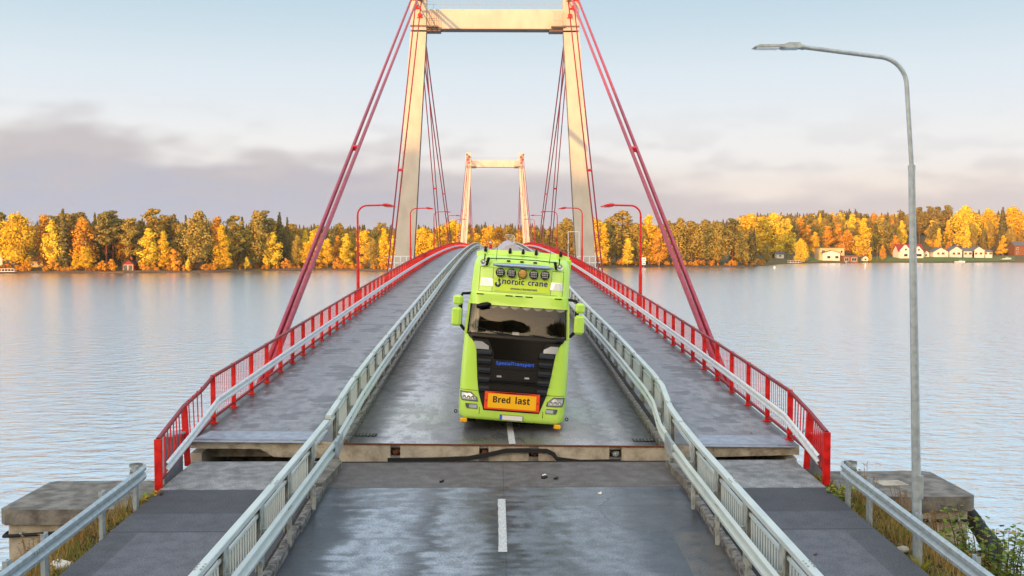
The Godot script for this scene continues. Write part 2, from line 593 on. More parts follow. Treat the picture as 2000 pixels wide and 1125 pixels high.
	plainmat("lamp_dark", Color(0.24, 0.23, 0.22), 0.25, 0.4)
	plainmat("lamp_amber", Color(0.80, 0.64, 0.32), 0.25, 0.2)
	plainmat("blue_ink", Color(0.06, 0.12, 0.42), 0.5)
	plainmat("bright_blue", Color(0.16, 0.40, 0.95), 0.4)
	plainmat("sign_yellow", Color(1.0, 0.76, 0.02), 0.45)
	plainmat("sign_orange", Color(0.95, 0.30, 0.09), 0.45)
	plainmat("plate_white", Color(0.90, 0.90, 0.88), 0.4)
	plainmat("yellow_block", Color(0.95, 0.72, 0.05), 0.4)
	plainmat("interior", Color(0.10, 0.08, 0.075), 0.9, 0.0, 0.2)
	plainmat("slat_black", Color(0.055, 0.057, 0.06), 0.3)
	plainmat("lamp_shell", Color(0.42, 0.43, 0.44), 0.3, 0.4)
	plainmat("interior_dark", Color(0.03, 0.028, 0.028), 0.9, 0.0, 0.2)
	plainmat("curtain", Color(0.88, 0.86, 0.78), 0.9)
	plainmat("tarp", Color(0.72, 0.70, 0.74), 0.7)
	plainmat("tyre", Color(0.06, 0.06, 0.06), 0.9)
	var gl := plainmat("windscreen", Color(0.06, 0.06, 0.06, 0.25), 0.02, 0.0, 1.0)
	gl.transparency = BaseMaterial3D.TRANSPARENCY_ALPHA
	# houses
	plainmat("house_white", Color(0.86, 0.84, 0.80), 0.8)
	plainmat("house_cream", Color(0.78, 0.69, 0.50), 0.8)
	plainmat("house_brown", Color(0.50, 0.31, 0.18), 0.85)
	plainmat("house_red", Color(0.56, 0.19, 0.13), 0.85)
	plainmat("roof_red", Color(0.54, 0.17, 0.17), 0.8)
	plainmat("roof_grey", Color(0.36, 0.37, 0.40), 0.8)
	plainmat("roof_brown", Color(0.30, 0.22, 0.18), 0.8)
	plainmat("pane", Color(0.12, 0.14, 0.17), 0.1)
	plainmat("wood", Color(0.52, 0.42, 0.31), 0.9)
	plainmat("boat_white", Color(0.88, 0.88, 0.87), 0.4)
	plainmat("sign_red", Color(0.75, 0.10, 0.09), 0.5)
	plainmat("sign_white", Color(0.88, 0.88, 0.87), 0.5)
	# plants: colours come with the vertices
	for k in ["leaf", "needle", "grass"]:
		var m := plainmat(k, Color.WHITE, 0.75)
		m.vertex_color_use_as_albedo = true
		m.metallic_specular = 0.2
		m.cull_mode = BaseMaterial3D.CULL_DISABLED
		if k != "needle":
			m.backlight_enabled = true
			m.backlight = Color(0.22, 0.17, 0.04) if k == "leaf" else Color(0.12, 0.12, 0.04)
	worn("bark", [Color(0.26, 0.19, 0.14), Color(0.40, 0.30, 0.22)], Vector3(0.3, 0.1, 0.3), 0.95, 0.0, 40)
	worn("birch_bark", [Color(0.36, 0.33, 0.30), Color(0.74, 0.71, 0.66)], Vector3(0.5, 0.3, 0.5), 0.9, 0.0, 41, 0.03)
	worn("pine_bark", [Color(0.40, 0.25, 0.16), Color(0.54, 0.33, 0.20)], Vector3(0.3, 0.1, 0.3), 0.95, 0.0, 42)
	# water
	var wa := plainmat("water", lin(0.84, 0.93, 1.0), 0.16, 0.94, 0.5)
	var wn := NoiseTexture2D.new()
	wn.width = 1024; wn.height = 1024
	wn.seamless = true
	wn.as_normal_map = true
	wn.bump_strength = 6.0
	var fn := noise(0.016, 77, 5)
	fn.fractal_gain = 0.55
	fn.domain_warp_enabled = true
	fn.domain_warp_amplitude = 18.0
	fn.domain_warp_frequency = 0.01
	wn.noise = fn
	wa.normal_enabled = true
	wa.normal_texture = wn
	wa.normal_scale = 0.75

# ------------------------------------------------------------------ water, land, approach
func strip(rows: Array, mb: MB, wm: float, hm: float, x0: float, d0: float) -> void:
	# rows: [d, xl, xr, yl, yr] near to far
	for i in rows.size() - 1:
		var a = rows[i]
		var b = rows[i + 1]
		var pts := [V(a[1], a[3], a[0]), V(a[2], a[4], a[0]), V(b[2], b[4], b[0]), V(b[1], b[3], b[0])]
		var t := [Vector2((a[1] - x0) / wm, 1.0 - (a[0] - d0) / hm), Vector2((a[2] - x0) / wm, 1.0 - (a[0] - d0) / hm), Vector2((b[2] - x0) / wm, 1.0 - (b[0] - d0) / hm), Vector2((b[1] - x0) / wm, 1.0 - (b[0] - d0) / hm)]
		mb.uvquad(pts, Vector3.UP, t)

func near_height(x: float, d: float) -> float:
	# the embankment of the approach and the wooded land behind the camera
	var top := appr(minf(d, 23.0)) - 0.06
	var a := absf(x - 0.1)
	var h := top
	if a > 6.3:
		h = top - 0.10 - maxf(a - 7.2, 0.0) * (0.52 if d < 21.0 else 0.6) - smoothstep(6.6, 7.4, a) * 0.12
	if a > 10.4:
		h -= (a - 10.4) * 0.62
	h -= smoothstep(21.8, 26.0, d) * 7.0
	h -= maxf(d - 26.0, 0.0) * 0.6
	var land := lerpf(-4.0, 7.5, smoothstep(6.0, -30.0, d + 0.02 * a)) + smoothstep(-40.0, -120.0, d) * 6.0
	if a > 6.3:
		h = maxf(h, land)
	return maxf(h, -4.0)

func make_land() -> void:
	var wat := MB.new()
	var ds := [-60.0, 20.0, 45.0, 80.0, 140.0, 240.0, 400.0, 700.0, 1400.0, 3000.0]
	for i in ds.size() - 1:
		for s in [[-1500.0, -300.0], [-300.0, 0.0], [0.0, 300.0], [300.0, 1500.0]]:
			var t := []
			var pts := [V(s[0], 0, ds[i]), V(s[1], 0, ds[i]), V(s[1], 0, ds[i + 1]), V(s[0], 0, ds[i + 1])]
			for p in pts:
				t.append(Vector2(p.x / 47.0 + p.z * 0.004, p.z / 25.0))
			wat.uvquad(pts, Vector3.UP, t)
	struct("water", wat, M.water)

	var far := MB.new()
	var xs := []
	var x := -900.0
	while x < 900.0:
		xs.append(x)
		x += 9.0 if absf(x - 50.0) < 420.0 else 40.0
	var rows := []
	for k in 46:
		var t: float = [-14.0, -4.0, -0.6, 0.4, 1.5, 3.0, 5.0, 8.0][k] if k < 8 else 8.0 + pow(k - 7.0, 1.85) * 1.1
		var row := []
		for xx in xs:
			var d := shore_d(xx) + t
			row.append(V(xx, ground(xx, d), d))
		rows.append(row)
	far.grid(rows, Vector3.UP)
	struct("far_shore", far, M.far_ground)

	var near := MB.new()
	rows = []
	var d2 := -260.0
	while d2 < 34.0:
		var row := []
		for i in 61:
			var u := (i - 30) / 30.0
			var xx := 0.1 + signf(u) * (absf(u) * 16.0 if absf(u) < 0.7 else 11.2 + pow((absf(u) - 0.7) / 0.3, 2.2) * 240.0)
			row.append(V(xx, near_height(xx, d2) + (0.0 if absf(xx) < 6.6 else 0.05 * sin(xx * 7.0 + d2 * 3.0)), d2))
		rows.append(row)
		d2 += 20.0 if d2 < -30.0 else (4.0 if d2 < 6.0 else 0.75)
	near.grid(rows, Vector3.UP)
	struct("grass_bank", near, M.soil)

func make_approach() -> void:
	var tx := road_image(512, 1280, 7.25, 18.0, Vector3(0.052, 0.061, 0.080), Vector3(0.33, 0.375, 0.44), [[1.45, 0.7, 1.1], [2.85, 0.55, 0.9], [5.2, 0.8, 0.55], [4.2, 0.5, 0.35]], 100, 1)
	var mb := MB.new()
	var rows := []
	for d in [-200.0, -60.0, -13.0, 5.0, 10.0, 15.0, 19.0, 21.0, 22.95]:
		rows.append([d, -3.45, 3.8, appr(d), appr(d)])
	strip(rows, mb, 7.25, 18.0, -3.45, 5.0)
	var road := struct("road", mb, sheetmat("road_sheet", tx))
	var side := road_image(256, 1280, 3.6, 18.0, Vector3(0.068, 0.071, 0.086), Vector3(0.108, 0.112, 0.132), [[1.2, 1.4, 0.8]], 140, 4)
	var sm := sheetmat("footway_sheet", side)
	for s in [-1, 1]:
		mb = MB.new()
		rows = []
		for d in [-200.0, -13.0, 5.0, 15.0, 19.0, 21.5, 22.9]:
			var yy := appr(d) + 0.05
			rows.append([d, -6.62, -3.6, yy, yy] if s < 0 else [d, 4.05, 6.6, yy, yy])
		strip(rows, mb, 3.6, 18.0, -6.62 if s < 0 else 4.05, 5.0)
		for i in rows.size() - 1:
			var a = rows[i]; var b = rows[i + 1]
			var xo: float = a[1] if s < 0 else a[2]
			mb.face([V(xo, a[3], a[0]), V(xo, a[3] - 0.25, a[0]), V(xo, b[3] - 0.25, b[0]), V(xo, b[3], b[0])], Vector3(s, 0, 0))
		struct("footway_left" if s < 0 else "footway_right", mb, sm)
	# the strips under the inner railings
	mb = MB.new()
	rows = []
	for d in [-200.0, 5.0, 15.0, 20.6]:
		rows.append([d, -3.6, -3.42, appr(d) + 0.07, appr(d) + 0.07])
	strip(rows, mb, 1, 1, 0, 0)
	struct("gravel_strip_left", mb, M.dirt)
	mb = MB.new()
	rows = []
	for d in [-200.0, 5.0, 15.0, 20.6]:
		rows.append([d, 3.85, 4.05, appr(d) + 0.08, appr(d) + 0.08])
	strip(rows, mb, 1, 1, 0, 0)
	struct("asphalt_strip_right", mb, M.fresh_asphalt)
	# kerb stones, each its own
	var rng := RandomNumberGenerator.new()
	rng.seed = 5
	for s in [-1, 1]:
		var d := 4.0
		while d < 20.4:
			var l := rng.randf_range(0.85, 1.15)
			var e := minf(d + l - 0.02, 20.5)
			var k := MB.new()
			var xx := (-3.44 if s < 0 else 3.84) + rng.randf_range(-0.02, 0.02)
			k.bar(V(xx, appr(d) + 0.04, d), V(xx + rng.randf_range(-0.015, 0.015), appr(e) + 0.04 + rng.randf_range(-0.01, 0.01), e), 0.15, 0.2, Vector3.UP, 0.025)
			part("kerb_stone", k, M.kerb, road)
			d += l
		# the concrete block at the end of each kerb
		var k2 := MB.new()
		var xi := -3.30 if s < 0 else 3.70
		var xo := -3.72 if s < 0 else 4.35
		var poly := [Vector2(xi, 22.5), Vector2(xi + s * 0.12, 22.8), Vector2(xo, 22.8), Vector2(xo, 20.5), Vector2(xi + s * 0.1, 20.5)]
		k2.prism(poly, 0.26, Transform3D(Basis(Vector3.RIGHT, Vector3.FORWARD, Vector3.UP), Vector3(0, appr(21.7) + 0.03, 0)))
		part("kerb_block", k2, M.old_concrete, road)
	# lane dash and the nearer one, half out of the picture
	for q in [[16.95, 20.05], [4.6, 7.7]]:
		var k := MB.new()
		var n := 12
		for i in n:
			var a := lerpf(q[0], q[1], i / float(n))
			var b := lerpf(q[0], q[1], (i + 1) / float(n))
			var w0 := 0.052 + rng.randf_range(-0.008, 0.008)
			k.face([V(w0, appr(a) + 0.005, a), V(0.195, appr(a) + 0.005, a), V(0.195, appr(b) + 0.005, b), V(w0, appr(b) + 0.005, b)], Vector3.UP)
		part("lane_dash", k, M.marking, road)
	# joint sill of the abutment
	mb = MB.new()
	mb.rbox(V(0.1, appr(22.95) - 0.16, 23.06), Vector3(7.6, 0.3, 0.2), 0.03)
	part("joint_sill", mb, M.rubber, road)
	# loose bits on the road
	var bits := [[1.0, 21.6, "rubber", 0.09], [1.25, 21.5, "black", 0.06], [-1.1, 21.3, "black", 0.06], [2.05, 20.35, "plate_white", 0.05], [1.02, 21.75, "plate_white", 0.05]]
	var names := ["curled black rubber scrap on the road in front of the lorry", "small black rubber scrap just right of the curled one", "small dark scrap lying on the road left of the centre line", "small white scrap on the road below the lorry's right headlight", "white flake beside the curled black rubber scrap"]
	for i in bits.size():
		var b = bits[i]
		var k := MB.new()
		k.rbox(V(b[0], appr(b[1]) + 0.02, b[1]), Vector3(b[3], 0.035, b[3] * 1.6), 0.012, Basis(Vector3.UP, i * 1.3))
		k.rbox(V(b[0] + b[3] * 0.5, appr(b[1]) + 0.03, b[1] + 0.02), Vector3(b[3] * 0.7, 0.03, b[3]), 0.01, Basis(Vector3(0.3, 1, 0.2).normalized(), i + 0.7))
		solo("debris", k, M[b[2]], names[i], "debris")

func make_abutment() -> void:
	for s in [-1, 1]:
		var t := thing("abutment_block", "square concrete abutment block with slab cap left of the red railing" if s < 0 else "square concrete abutment block with slab cap behind the lamp post", "abutment", V(s * 8.3, 0, 21.6))
		var x0 := -9.66 if s < 0 else 6.95
		var x1 := -6.9 if s < 0 else 9.85
		var z0 := 20.35 if s < 0 else 21.1
		var z1 := 22.8 if s < 0 else 23.5
		var cap := MB.new()
		var ch := 0.12
		var poly := [Vector2(x0 + ch, z0), Vector2(x1 - ch, z0), Vector2(x1, z0 + ch), Vector2(x1, z1 - ch), Vector2(x1 - ch, z1), Vector2(x0 + ch, z1), Vector2(x0, z1 - ch), Vector2(x0, z0 + ch)]
		var tr := Transform3D(Basis(Vector3.RIGHT, Vector3.FORWARD, Vector3.UP), Vector3.ZERO)
		tr.origin = Vector3(0, 6.62, 0)
		cap.prism(poly, 0.30, tr)
		part("slab_cap", cap, M.old_concrete, t)
		var body := MB.new()
		body.rbox(V((x0 + x1) / 2, 2.9, (z0 + z1) / 2), Vector3(x1 - x0 - 0.24, 7.13, z1 - z0 - 0.24), 0.03)
		part("body", body, M.pale_concrete, t)
		var cab := MB.new()
		var y := 6.28
		if s < 0:
			cab.tube([V(-9.0, y - 0.05, 22.4), V(-9.5, y - 0.05, 22.0), V(-9.66, y - 0.06, 20.7), V(-9.6, y - 0.05, 20.42), V(-9.4, y - 0.03, 20.38), V(-8.6, y + 0.02, 20.38), V(-7.7, y + 0.05, 20.38), V(-7.3, y - 0.02, 20.36)], 0.035, 8)
		else:
			cab.tube([V(7.4, y + 0.02, 21.14), V(8.4, y, 21.14), V(9.3, y - 0.02, 21.14), V(9.72, y - 0.03, 21.2)], 0.03, 8)
		part("black_conduit", cab, M.rubber, t)
		for cx in ([-9.25, -8.55, -7.95] if s < 0 else [8.9, 9.5]):
			var cl := MB.new()
			cl.box(V(cx, y, z0 + 0.045), Vector3(0.05, 0.085, 0.07))
			part("conduit_clip", cl, M.galvanised, t)
		if s > 0:
			var pl := MB.new()
			pl.prism([Vector2(-0.28, -0.24), Vector2(0.3, -0.2), Vector2(0.24, 0.26), Vector2(-0.34, 0.2)], 0.012, Transform3D(Basis(Vector3.RIGHT, Vector3.FORWARD, Vector3.UP), V(8.55, 6.777, 22.3)))
			part("pale_patch", pl, M.pale_concrete, t)
	# the abutment wall below the joint
	var w := MB.new()
	w.box(V(0, 3.2, 22.9), Vector3(13.3, 7.2, 0.14))
	struct("abutment_wall", w, M.old_concrete)
	var seat := MB.new()
	seat.rbox(V(0, 3.3, 26.2), Vector3(13.1, 6.6, 6.3), 0.04)
	struct("added_seat_block", seat, M.old_concrete)  # added unseen mass that shuts light out of the gap at the joint
	# wing plates next to the red end posts
	for s in [-1, 1]:
		var p := MB.new()
		p.rbox(V(s * 7.0, 7.3, 22.7), Vector3(0.06, 1.1, 0.75), 0.01, Basis(Vector3.UP, s * 0.25))
		p.box(V(s * 6.93, 7.83, 22.6), Vector3(0.25, 0.04, 0.5), Basis(Vector3.UP, s * 0.25))
		solo("wing_plate", p, M.steel_plate, "grey steel wing plate standing behind the left red end post" if s < 0 else "grey steel wing plate standing behind the right red end post", "steel plate")
	# black water main at the right
	var pipe := thing("black_pipe", "thick black plastic pipe bending down beside the right abutment block", "pipe", V(9.9, 5.8, 20.5))
	var k := MB.new()
	k.tube([V(9.98, 6.45, 23.2), V(9.98, 6.45, 22.6), V(9.98, 6.2, 21.6), V(9.95, 5.98, 20.9)], 0.165, 16)
	part("upper_run", k, M.rubber, pipe)
	k = MB.new()
	k.tube([V(9.95, 5.98, 20.9), V(9.9, 5.90, 20.45), V(9.75, 5.82, 20.15), V(9.45, 5.78, 20.03)], 0.19, 16)
	part("elbow", k, M.rubber, pipe)
	k = MB.new()
	k.tube([V(9.45, 5.78, 20.03), V(8.9, 5.84, 20.05), V(8.0, 5.86, 20.2)], 0.165, 16)
	part("lower_run", k, M.rubber, pipe)

# ------------------------------------------------------------------ the bridge deck
func deck_ds(a: float, b: float) -> Array:
	var r := []
	var d := a
	while d < b - 0.01:
		r.append(d)
		d += 1.5 if d < 60 else (4.0 if d < 140 else 8.0)
	r.append(b)
	return r

const DE := 23.35   # where the raised end of the deck stands

func make_deck() -> void:
	var t := thing("bridge_deck", "long arched bridge deck with grey roadway, its end raised above the joint", "bridge deck", V(0, deck(0, DE), DE))
	var mb := MB.new()
	var rows := []
	for d in deck_ds(DE, 356.0):
		rows.append([d, -3.32, 3.72, deck(-3.32, d), deck(3.72, d)])
	strip(rows, mb, 7.04, 52.0, -3.32, DE)
	var tx := road_image(512, 2048, 7.04, 52.0, Vector3(0.105, 0.105, 0.122), Vector3(0.60, 0.60, 0.66), [[1.35, 0.8, 1.1], [2.2, 0.5, 0.6], [5.0, 0.9, 0.9], [6.2, 0.4, 0.7]], 200, 2)
	part("roadway", mb, sheetmat("deck_sheet", tx), t)
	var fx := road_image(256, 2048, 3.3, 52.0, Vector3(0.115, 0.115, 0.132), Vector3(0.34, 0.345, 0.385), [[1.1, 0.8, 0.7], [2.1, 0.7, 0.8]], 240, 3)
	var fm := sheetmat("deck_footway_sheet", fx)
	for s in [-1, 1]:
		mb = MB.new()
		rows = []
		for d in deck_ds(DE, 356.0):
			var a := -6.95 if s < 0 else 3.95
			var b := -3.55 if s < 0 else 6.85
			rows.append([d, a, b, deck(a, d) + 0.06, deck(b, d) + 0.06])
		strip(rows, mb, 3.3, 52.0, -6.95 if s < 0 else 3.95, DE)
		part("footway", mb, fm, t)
		# strip of grit between kerb and railing
		mb = MB.new()
		rows = []
		for d in deck_ds(DE, 356.0):
			var a := -3.56 if s < 0 else 3.80
			var b := -3.40 if s < 0 else 3.96
			rows.append([d, a, b, deck(a, d) + 0.09, deck(b, d) + 0.09])
		strip(rows, mb, 1, 1, 0, 0)
		part("grit_strip", mb, M.dirt, t)
		# kerb
		var d0 := DE
		while d0 < 120.0:
			var e := minf(d0 + 2.4, 120.0)
			var k := MB.new()
			var xx := -3.36 if s < 0 else 3.76
			k.bar(V(xx, deck(xx, d0) + 0.02, d0), V(xx, deck(xx, e - 0.03) + 0.02, e - 0.03), 0.12, 0.22, Vector3.UP, 0.02)
			part("kerb_stone", k, M.kerb, t)
			d0 = e
		var far := MB.new()
		rows = []
		var path := []
		for d in deck_ds(120.0, 356.0):
			path.append(V(-3.36 if s < 0 else 3.76, deck(0, d) + 0.02, d))
		far.sweep([Vector2(-0.06, -0.1), Vector2(0.06, -0.1), Vector2(0.06, 0.1), Vector2(-0.06, 0.1)], path)
		part("far_kerb", far, M.kerb, t)
		# edge girder
		var gi := MB.new()
		path = []
		for d in deck_ds(DE + 0.1, 356.0):
			path.append(V(s * 6.7, deck(s * 6.7, d) - 0.75, d))
		gi.sweep([Vector2(-0.12, -0.7), Vector2(0.12, -0.7), Vector2(0.12, 0.5), Vector2(-0.12, 0.5)], path)
		part("edge_girder", gi, M.pylon_paint, t)
		# footway slab end, thinner than the road's so that the gap shows
		var en := MB.new()
		var xa := -6.95 if s < 0 else 3.95
		var xb := -3.55 if s < 0 else 6.85
		var la := deck(xa, DE) + 0.052
		var lb := deck(xb, DE) + 0.052
		var th := 0.2
		if s < 0:
			en.prism([Vector2(xa, la), Vector2(xb, lb), Vector2(xb, lb - 0.38), Vector2(xa + 2.0, la - 0.38), Vector2(xa + 1.7, la - th), Vector2(xa, la - th + 0.02)], 0.9, Transform3D(Basis(), V(0, 0, DE + 0.45)))
		else:
			en.prism([Vector2(xa, la), Vector2(xb, lb), Vector2(xb, lb - 0.2), Vector2(xa, la - 0.3)], 0.9, Transform3D(Basis(), V(0, 0, DE + 0.45)))
		part("footway_end", en, M.concrete, t)
		# steel joint plate
		var pa := xa + (0.12 if s < 0 else 0.55)
		var pb := xb - (0.35 if s < 0 else 0.12)
		var near_d := DE - 0.12
		var pl := MB.new()
		var y0 := 0.075
		pl.face([V(pa + 0.25, deck(pa, DE + 0.9) + y0, DE + 0.9), V(pb, deck(pb, DE + 0.9) + y0, DE + 0.9), V(pb, deck(pb, near_d) + y0 - 0.02, near_d), V(pa, deck(pa, near_d) + y0 - 0.02, near_d)], Vector3.UP)
		pl.face([V(pb, deck(pb, near_d) + y0 - 0.02, near_d), V(pa, deck(pa, near_d) + y0 - 0.02, near_d), V(pa, deck(pa, near_d) + y0 - 0.035, near_d), V(pb, deck(pb, near_d) + y0 - 0.035, near_d)], Vector3.BACK)
		part("joint_plate", pl, M.steel_plate, t)
		# drain grating
		var gx := -3.0 if s < 0 else 3.42
		var gd := 24.3 if s < 0 else 24.0
		var fr := MB.new()
		fr.box(V(gx, deck(gx, gd) + 0.004, gd), Vector3(0.5, 0.012, 0.3))
		var gr := part("drain_grate", fr, M.black, t)
		for i in 6:
			var br := MB.new()
			br.box(V(gx - 0.2 + i * 0.08, deck(gx, gd) + 0.014, gd), Vector3(0.022, 0.012, 0.26))
			part("grate_bar", br, M.kerb, gr)
	# underside
	var un := MB.new()
	var upath := []
	for d in deck_ds(DE + 0.9, 356.0):
		upath.append(V(0, deck(0, d) - 0.33, d))
	un.sweep([Vector2(-6.8, -0.12), Vector2(6.8, -0.12), Vector2(6.8, 0.12), Vector2(-6.8, 0.12)], upath)
	part("slab", un, M.concrete, t)
	var dia := MB.new()
	dia.box(V(0, deck(0, 25.6) - 1.0, 25.6), Vector3(13.2, 1.4, 0.2))
	part("added_diaphragm", dia, M.old_concrete, t)  # added below the slab so the gap at the raised end stays dark
	# end beam of the road with four pockets
	var bx := [-3.5, -2.35, -2.13, -0.36, -0.15, 0.75, 0.97, 2.56, 2.84, 3.9]
	for i in bx.size() - 1:
		var xm: float = (bx[i] + bx[i + 1]) / 2
		var wd: float = bx[i + 1] - bx[i]
		var top := deck(xm, DE) - 0.015
		var bb := Basis(Vector3.BACK, -0.0125)
		var p := MB.new()
		if i % 2 == 0:
			p.box(V(xm, top - 0.22, DE + 0.2), Vector3(wd, 0.44, 0.4), bb)
			part("end_beam", p, M.pale_concrete, t)
		else:
			p.box(V(xm, top - 0.025, DE + 0.2), Vector3(wd, 0.05, 0.396), bb)
			p.box(V(xm, top - 0.34, DE + 0.2), Vector3(wd, 0.2, 0.396), bb)
			p.box(V(xm, top - 0.2, DE + 0.36), Vector3(wd, 0.2, 0.06), bb)
			part("end_beam", p, M.old_concrete, t)
			var hd := MB.new()
			hd.rbox(V(xm + 0.02, top - 0.16, DE + 0.08), Vector3(0.13, 0.1, 0.12), 0.02, Basis(Vector3(0.2, 1, 0.4).normalized(), i))
			hd.tube([V(xm - 0.04, top - 0.17, DE + 0.2), V(xm - 0.02, top - 0.17, DE + 0.03)], 0.035, 8)
			part("bolt_head", hd, M.rust if i < 6 else M.galvanised, t)
	# steel nosing along the edge
	var no := MB.new()
	no.bar(V(-3.45, deck(-3.45, DE) + 0.008, DE + 0.0), V(3.85, deck(3.85, DE) + 0.008, DE + 0.0), 0.05, 0.03)
	part("edge_nosing", no, M.rust, t)
	# lane dashes on the deck
	for q in [[23.5, 25.9], [35.0, 38.0], [47.0, 50.0], [59.0, 62.0], [71.0, 74.0], [83.0, 86.0]]:
		var k := MB.new()
		k.face([V(0.31, deck(0.3, q[0]) + 0.005, q[0]), V(0.46, deck(0.46, q[0]) + 0.005, q[0]), V(0.42, deck(0.42, q[1]) + 0.005, q[1]), V(0.27, deck(0.27, q[1]) + 0.005, q[1])], Vector3.UP)
		part("lane_dash", k, M.marking, t)
	# torn rubber seal hanging in front of the beam
	var se := MB.new()
	var pts := []
	for q in [[-2.4, 0.30], [-1.4, 0.28], [-0.6, 0.24], [-0.1, 0.14], [0.25, 0.06], [0.7, 0.05], [1.15, 0.06], [1.3, 0.13], [1.38, 0.24], [1.9, 0.30], [2.8, 0.28]]:
		pts.append(V(q[0], deck(q[0], DE) - q[1] - 0.03, DE - 0.10))
	se.sweep([Vector2(-0.03, -0.05), Vector2(0.03, -0.05), Vector2(0.04, 0.0), Vector2(0.02, 0.045), Vector2(-0.03, 0.04)], pts)
	solo("rubber_seal", se, M.rubber, "torn black rubber seal hanging across the raised end of the deck", "rubber seal")

# ------------------------------------------------------------------ railings
const WBEAM := [[0.0, -0.155], [0.055, -0.12], [0.06, -0.065], [0.0, -0.02], [0.0, 0.02], [0.06, 0.065], [0.055, 0.12], [0.0, 0.155], [-0.008, 0.155], [0.047, 0.118], [0.05, 0.068], [-0.01, 0.022], [-0.01, -0.022], [0.05, -0.068], [0.047, -0.118], [-0.008, -0.155]]

func wprof(side: float, k := 1.0) -> Array:
	var r := []
	for q in WBEAM:
		r.append(Vector2(q[0] * side * k, q[1] * k))
	return r

func red_railing(s: int) -> void:
	var x0 := s * 6.78
	var t := thing("red_railing", "red steel railing with white guard strip along the left footway, its near end bent down" if s < 0 else "red steel railing with white guard strip along the right footway, its near end bent down", "railing", V(x0, deck(x0, 25.3), 25.3), "red railings on both sides of the bridge")
	var D0 := 25.2 if s < 0 else 23.9
	var H := 1.13
	var top := []
	var bot := []
	var wh := []
	# the stretch that has sunk with the joint
	var e_d := 20.75 if s < 0 else 21.2
	var e_x := -6.68 if s < 0 else 6.78
	var e_b: float = appr(e_d) - 0.05
	var m_d := 23.0 if s < 0 else 22.5
	var posts := []
	posts.append([V(e_x, e_b, e_d), V(e_x - 0.0, e_b + 1.08, e_d), 0.15])
	var mb_y := 7.05 if s < 0 else 7.05
	var mtop := lerpf(e_b + 1.05, deck(x0, D0) + H, 0.52)
	posts.append([V(s * 6.76, mb_y, m_d), V(s * 6.84, mtop, m_d + 0.05), 0.13])
	top.append(V(e_x, e_b + 1.08, e_d))
	top.append(V(s * 6.84, mtop, m_d + 0.05))
	bot.append(V(e_x, e_b + 0.22, e_d))
	bot.append(V(s * 6.78, mb_y + 0.42, m_d))
	wh.append(V(e_x - s * 0.14, e_b + 0.50, e_d + 0.05))
	wh.append(V(s * 6.66, mb_y + 0.66, m_d))
	if s < 0:
		top.append(V(-6.85, deck(x0, 24.5) + 0.98, 24.45))
	for d in deck_ds(D0, 356.0):
		top.append(V(x0, deck(x0, d) + H + 0.06, d))
		bot.append(V(x0, deck(x0, d) + 0.2, d))
		wh.append(V(x0 - s * 0.11, deck(x0, d) + 0.58, d))
	var mb := MB.new()
	mb.sweep([Vector2(-0.04, -0.03), Vector2(0.04, -0.03), Vector2(0.04, 0.02), Vector2(0.025, 0.035), Vector2(-0.025, 0.035), Vector2(-0.04, 0.02)], top)
	part("top_rail", mb, M.red_dark, t)
	mb = MB.new()
	mb.sweep([Vector2(-0.03, -0.025), Vector2(0.03, -0.025), Vector2(0.03, 0.025), Vector2(-0.03, 0.025)], bot)
	part("bottom_rail", mb, M.red_dark, t)
	mb = MB.new()
	mb.sweep(wprof(s, 0.72), wh)
	part("white_guard_strip", mb, M.white_rail, t)
	# posts: flat bars with a foot
	for p in posts:
		mb = MB.new()
		mb.bar(p[0], p[1], p[2], 0.06, Vector3.BACK, 0.006)
		part("post", mb, M.red_paint, t)
	var d := D0
	var pm := MB.new()
	pm.rbox(Vector3(0, 0.58, 0), Vector3(0.115, 1.18, 0.055), 0.006)
	pm.box(Vector3(0, 0.012, 0), Vector3(0.2, 0.024, 0.16))
	var post_mesh := pm.done(M.red_paint)
	var n := 0
	var far := MB.new()
	var ds := []
	while d < 354.0:
		ds.append(d)
		if n < 90:
			part("post", post_mesh, null, t, false).position = V(x0, deck(x0, d) + 0.06, d) - t.position
		else:
			far.box(V(x0, deck(x0, d) + 0.64, d), Vector3(0.115, 1.15, 0.055))
		n += 1
		d += 1.98
	var fp := part("far_posts", far, M.red_paint, t)
	fp.set_meta("kind", "stuff")
	# balusters
	var bm := MB.new()
	bm.box(Vector3(0, 0.49, 0), Vector3(0.011, 0.98, 0.011))
	var bmesh := bm.done(M.red_paint)
	var k := 0
	var rest := MB.new()
	for i in ds.size() - 1:
		var per := 11 if i < 60 else 6
		for j in range(1, per):
			var dd: float = ds[i] + (ds[i + 1] - ds[i]) * j / per
			if k < 280:
				part("baluster", bmesh, null, t, false).position = V(x0, deck(x0, dd) + 0.2, dd) - t.position
			else:
				var w := 0.014 if i < 60 else 0.024
				rest.bar(V(x0, deck(x0, dd) + 0.2, dd), V(x0, deck(x0, dd) + 1.17, dd), w, w)
			k += 1
	part("far_balusters", rest, M.red_paint, t).set_meta("kind", "stuff")
	for q in [[0, 1, 9], [1, 2, 7]]:
		for j in range(1, q[2]):
			if q[0] == 1 and s < 0 and j > 4:
				continue
			var f := j / float(q[2])
			mb = MB.new()
			var last := 2 if s > 0 else 3
			var ta: Vector3 = top[q[0]]; var tb: Vector3 = top[q[1] if q[1] < 2 else last]
			var ba: Vector3 = bot[q[0]]; var bb: Vector3 = bot[q[1]]
			mb.bar(ba.lerp(bb, f), ta.lerp(tb, f) + Vector3(0, 0.04 if q[0] == 1 and s < 0 else 0.0, 0), 0.022, 0.022, Vector3.BACK)
			part("baluster", mb, M.red_paint, t)

